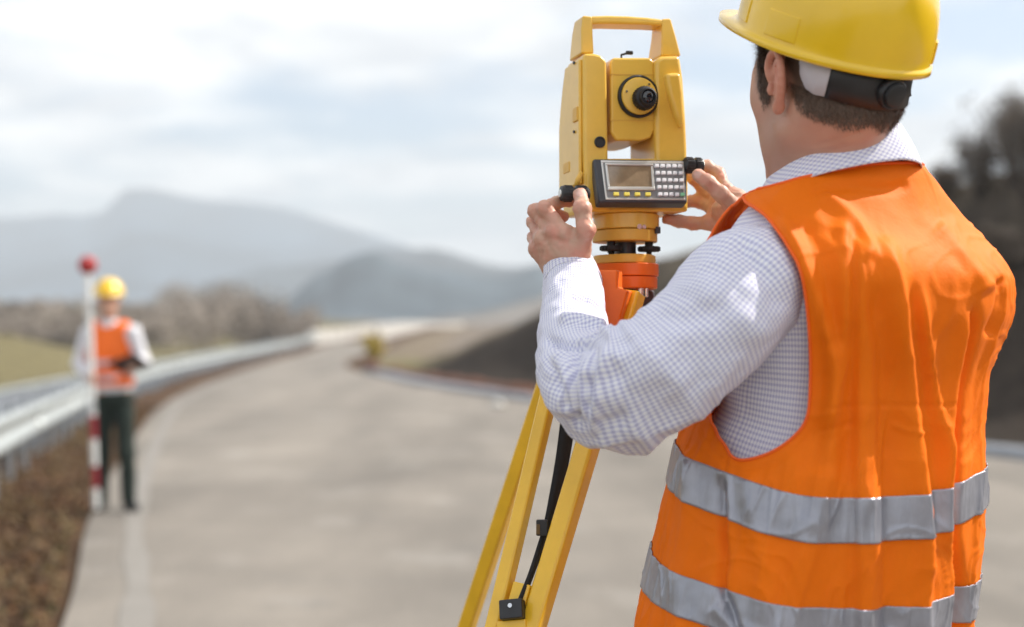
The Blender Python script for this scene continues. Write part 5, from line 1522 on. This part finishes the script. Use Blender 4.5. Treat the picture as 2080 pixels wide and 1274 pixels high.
# ---- hair: short strands growing down and back over the scalp and nape
r = np.random.default_rng(21)
Lh = (VB - HO) @ RHt
cand = np.nonzero((hairm > .12) & (z < .085) & ~((Lh[:, 2] > -.046) & (Lh[:, 1] < .02)))[0]
area_pick = r.choice(cand, 30000, p=(hairm[cand] ** 1.2) / (hairm[cand] ** 1.2).sum())
rootp = VB[area_pick] + r.normal(size=(len(area_pick), 3)) * .0010
nn = NBn[area_pick]; Lr = L[area_pick]
grow = RH @ np.array([0, -.35, -1.0]); gdir = grow - nn * (nn @ grow)[:, None]; gdir /= np.linalg.norm(gdir, axis=1)[:, None] + 1e-9
jit = r.normal(size=gdir.shape) * .35
ln = np.interp(Lr[:, 2] - np.interp(Lr[:, 1], [-.12, -.035, .03], [-.09, -.045, -.014]), [-.01, .03, .09], [.004, .010, .020]) * r.uniform(.6, 1.25, len(area_pick))
d1 = gdir + nn * .75 + jit; d1 /= np.linalg.norm(d1, axis=1)[:, None]; d2 = gdir + nn * .15 + jit; d2 /= np.linalg.norm(d2, axis=1)[:, None]
side_ = np.cross(d1, nn); side_ /= np.linalg.norm(side_, axis=1)[:, None] + 1e-9
w = r.uniform(.00022, .00042, len(area_pick))[:, None]
p1 = rootp + d1 * (ln * .5)[:, None]; p2 = p1 + d2 * (ln * .6)[:, None]
HV = np.stack([rootp - side_ * w, rootp + side_ * w, p1 + side_ * w * .8, p1 - side_ * w * .8, p2], 1)
nh = len(rootp); b5 = np.arange(nh) * 5
HF = np.concatenate([np.stack([b5, b5 + 1, b5 + 2, b5 + 3], 1), np.stack([b5 + 3, b5 + 2, b5 + 4, b5 + 4], 1)])
HFl = [tuple(f) if f[2] != f[3] else (f[0], f[1], f[2]) for f in HF.tolist()]
tone = r.uniform(.6, 1.6, nh); hc = np.repeat(np.array([.135, .085, .058])[None] * tone[:, None], 5, 0)
hairmat = mat('hair', (1, 1, 1), .45, attr='col', spec=.5)
ho = mesh_np('hair', HV.reshape(-1, 3), HFl, hairmat, man, origin=GB, attrs={'col': hc}, smooth=False)
ho['kind'] = 'stuff'


# ================================================================== THE FAR WORKER WITH THE RANGING POLE
DF = 11.3; SF = DF / F_PX
def Q_(u, v, dd=0.0): return P(u, v, DF + dd)
fb = np.array([*P(235, 1036, DF)[:2], 0.0])
lpx = lambda px: px * SF
B = SDF()
B.ell(Q_(221, 608, 0), (.078, .098, .098), None, .02); B.ell(Q_(221, 628, -.03), (.058, .062, .075), None, .03)
B.cap(Q_(221, 612, -.098), Q_(221, 622, -.118), .010, .014, .012)          # nose
for s in (-1, 1):
    B.ell(Q_(221 + 20 * s, 612, 0), (.014, .02, .032), None, .01)          # ears
    B.ell(Q_(221 + 8 * s, 608, -.105), (.013, .012, .010), None, .008, 'sub'); B.ell(Q_(221 + 8 * s, 608, -.088), (.011,) * 3, None, .002)
B.cap(Q_(214, 634, -.088), Q_(228, 634, -.088), .008, .008, .006)           # mouth
B.cap(Q_(221, 632, .0), Q_(222, 660, .03), .052, .058, .03)
B.cap(Q_(192, 672, .03), Q_(254, 672, .03), .06, .06, .05)
B.ell(Q_(224, 715, .02), (.15, .095, .20), None, .04); B.ell(Q_(226, 790, .02), (.14, .095, .13), None, .04)
armR = [Q_(180, 676, .02), Q_(162, 738, .06), Q_(182, 768, -.10)]; armL = [Q_(270, 676, .02), Q_(291, 734, .05), Q_(276, 742, -.16)]
B.chain(armR, [.045, .038, .028], .02); B.chain(armL, [.045, .038, .028], .02)
def small_hand(w, tips, th):
    for k, t in enumerate(tips):
        m_ = (np.array(w) + t[0]) / 2; B.chain([w, t[0], t[1], t[2]], [.022, .011, .0095, .0080], .012)
    B.chain([w, th[0], th[1]], [.020, .011, .009], .012)
pole_x = lambda v: np.interp(v, [545, 1040], [178, 196])
wR = Q_(183, 768, -.12)
small_hand(wR, [(Q_(181, 764 + 5 * k, -.20), Q_(187, 763 + 5 * k, -.235), Q_(193, 765 + 5 * k, -.21)) for k in range(4)], (Q_(190, 760, -.16), Q_(193, 757, -.20)))
wL = Q_(274, 743, -.18)
small_hand(wL, [(Q_(268 + 1 * k, 738 + 4 * k, -.25), Q_(262 + 1 * k, 740 + 4 * k, -.27), Q_(258 + k, 744 + 4 * k, -.255)) for k in range(4)], (Q_(270, 734, -.22), Q_(262, 731, -.25)))
B.chain([Q_(214, 800, .02), Q_(208, 915, .0), Q_(206, 1015, .03)], [.075, .05, .038], .04); B.chain([Q_(248, 800, .02), Q_(256, 915, -.02), Q_(262, 1015, .0)], [.075, .05, .038], .04)
V_, F_ = B.mesh(.007); V_ = relax(V_, F_, 2)
far_skin = mat('far_skin', (.55, .32, .23), .5, var=.06, vscale=12)
pm = mesh_np('person', V_, F_, far_skin, origin=fb); pm.location = fb
tag(pm, 'distant man in orange vest and yellow helmet standing on the road edge facing the camera', 'person')
def cloth(name, S_, h, m__, parent=pm, wr=.006):
    V_, F_ = S_.mesh(h); V_ = relax(V_, F_, 2); V_ = V_ + vnormals(V_, F_) * (wr * fbm(V_ * np.array([11, 11, 8]), 3))[:, None]
    return mesh_np(name, V_, F_, m__, parent, origin=fb)
shw = mat('white_shirt', (.72, .72, .76), .8, var=.05)
S_ = SDF(); S_.ell(Q_(223, 720, .02), (.165, .11, .24), None, .03); S_.ell(Q_(226, 785, .02), (.165, .112, .10), None, .03); S_.cap(Q_(196, 674, .03), Q_(250, 674, .03), .075, .075, .04)
S_.chain([armR[0], armR[1], armR[1] * .25 + armR[2] * .75], [.064, .058, .044], .02); S_.chain([armL[0], armL[1], armL[1] * .35 + armL[2] * .65], [.064, .058, .044], .02)
S_.cap(Q_(221, 655, .02), Q_(221, 662, .02), .068, .072, .02)
cloth('shirt', S_, .009, shw)
S_ = SDF(); S_.ell(Q_(222, 722, .02), (.178, .122, .25), None, .03); S_.ell(Q_(226, 772, .02), (.182, .125, .11), None, .03); S_.cap(Q_(196, 672, .03), Q_(248, 672, .03), .084, .084, .04)
S_.cap(Q_(222, 630, -.13), Q_(222, 690, -.13), .055, .028, .01, 'sub'); S_.cap(Q_(222, 630, .0), Q_(222, 652, .02), .075, .072, .02, 'sub')
flv = mat('far_vest_cloth', (.95, .17, .015), .75, var=.05)
vst = cloth('safety_vest', S_, .009, flv)
for vv_ in (738, 768):
    n = 60; pts = []
    for k in range(n):
        a = 2 * math.pi * k / n; pts.append(Q_(224, vv_, .02) + np.array([.184 * math.cos(a), .127 * math.sin(a), 0]))
    V = np.array([p + np.array([0, 0, s]) for p in pts for s in (-.025, .025)]); F2 = np.array([[2 * i, 2 * ((i + 1) % n), 2 * ((i + 1) % n) + 1, 2 * i + 1] for i in range(n)])
    o = mesh_np('reflective_strip', V, F2, mat('far_tape', (.55, .42, .45), .5), vst, origin=fb); s_ = o.modifiers.new('s', 'SOLIDIFY'); s_.thickness = .004
S_ = SDF(); S_.ell(Q_(229, 808, .02), (.165, .115, .09), None, .03); S_.chain([Q_(212, 812, .02), Q_(207, 920, .0), Q_(205, 1022, .03)], [.088, .066, .056], .03); S_.chain([Q_(250, 812, .02), Q_(257, 920, -.02), Q_(262, 1022, .0)], [.088, .066, .058], .03)
cloth('trousers', S_, .010, mat('dark_green_trousers', (.012, .022, .017), .85, var=.2))
for a_, b_ in ((Q_(205, 1030, .05), Q_(199, 1036, -.10)), (Q_(262, 1030, .02), Q_(274, 1036, -.11))):
    S_ = SDF(); a_ = np.array(a_); b_ = np.array(b_); a_[2] = .055; b_[2] = .042; S_.cap(a_, b_, .048, .042, .02); V_, F_ = S_.mesh(.009); V_[:, 2] = np.maximum(V_[:, 2], .014)
    mesh_np('shoe', V_, F_, mat('black_shoe', (.015, .015, .015), .4), pm, origin=fb)
hh_ = Q_(221, 598, .0); V = []
for j in range(14):
    t = j / 13; an = t * math.pi / 2
    for k in range(40):
        a = 2 * math.pi * k / 40; V.append(hh_ + np.array([.112 * math.sin(an) ** .85 * math.cos(a), .135 * math.sin(an) ** .85 * math.sin(a), .125 * math.cos(an)]))
for k in range(40):
    a = 2 * math.pi * k / 40; pk = max(0, -math.sin(a)) ** 2 * .06; V.append(hh_ + np.array([.120 * math.cos(a), (.143 + pk) * math.sin(a), -.008 - pk * .15]))
ho_ = mesh_np('hard_hat', np.array(V), grid_faces(15, 40, True), hat, pm, origin=fb); s_ = ho_.modifiers.new('s', 'SOLIDIFY'); s_.thickness = .004

# ranging pole with a red target ball
pw, pr_ = mat('white_paint', (.82, .82, .80), .4), mat('red_paint', (.30, .018, .030), .45)
pt0, pt1 = P(178, 548, DF - .215), P(196, 1046, DF - .20); pt1[2] = .013
pole = empty('ranging_pole', pt1); tag(pole, 'red and white banded pole topped by a red ball, held by the distant man', 'ranging pole')
seg = [(548, 846, pw, 'white_shaft', .028), (846, 894, pr_, 'red_band', .028), (894, 949, pw, 'white_band', .028), (949, 994, pr_, 'red_band', .028), (994, 1036, pw, 'white_band', .028)]
for a_, b_, m__, nm, r_ in seg:
    f = lambda v: pt0 + (pt1 - pt0) * (v - 548) / (1046 - 548)
    MB().cyl(f(a_), f(b_), r_ - .004, n=20).build(nm, m__, pole, origin=pt1, auto=40)
f = lambda v: pt0 + (pt1 - pt0) * (v - 548) / (1046 - 548)
MB().cyl(f(1036), pt1, .022, .004, n=14).build('steel_point', stl, pole, origin=pt1, auto=40)
bm = bmesh.new(); bmesh.ops.create_uvsphere(bm, u_segments=28, v_segments=16, radius=.072); me = bpy.data.meshes.new('target_ball'); bm.to_mesh(me); bm.free()
me.polygons.foreach_set('use_smooth', np.ones(len(me.polygons), bool)); me.materials.append(mat('red_ball', (.40, .022, .022), .5)); o = new_obj('target_ball', me, pole); o.location = pt0 + np.array([0, 0, .035]) - pt1
# dark clipboard in his left hand
ck = mat('dark_clipboard', (.030, .012, .016), .5)
cc = Q_(263, 739, -.275); Rr = np.array([[.94, .2, -.28], [-.1, .93, .35], [.33, -.30, .89]])
q, r_ = np.linalg.qr(Rr); q = q * np.sign(np.diag(r_))
cb = empty('clipboard', cc); tag(cb, 'dark clipboard held in the left hand of the distant man', 'clipboard')
MB().box((0, 0, 0), (.23, .30, .008), q).build('board', ck, cb, bev=.002)
MB().box(q @ np.array([0, 0, .0065]), (.20, .26, .004), q).build('paper', mat('dark_folder', (.06, .03, .035), .7), cb)
MB().box(q @ np.array([0, .13, .011]), (.09, .03, .006), q).build('clip', stl, cb, bev=.001)
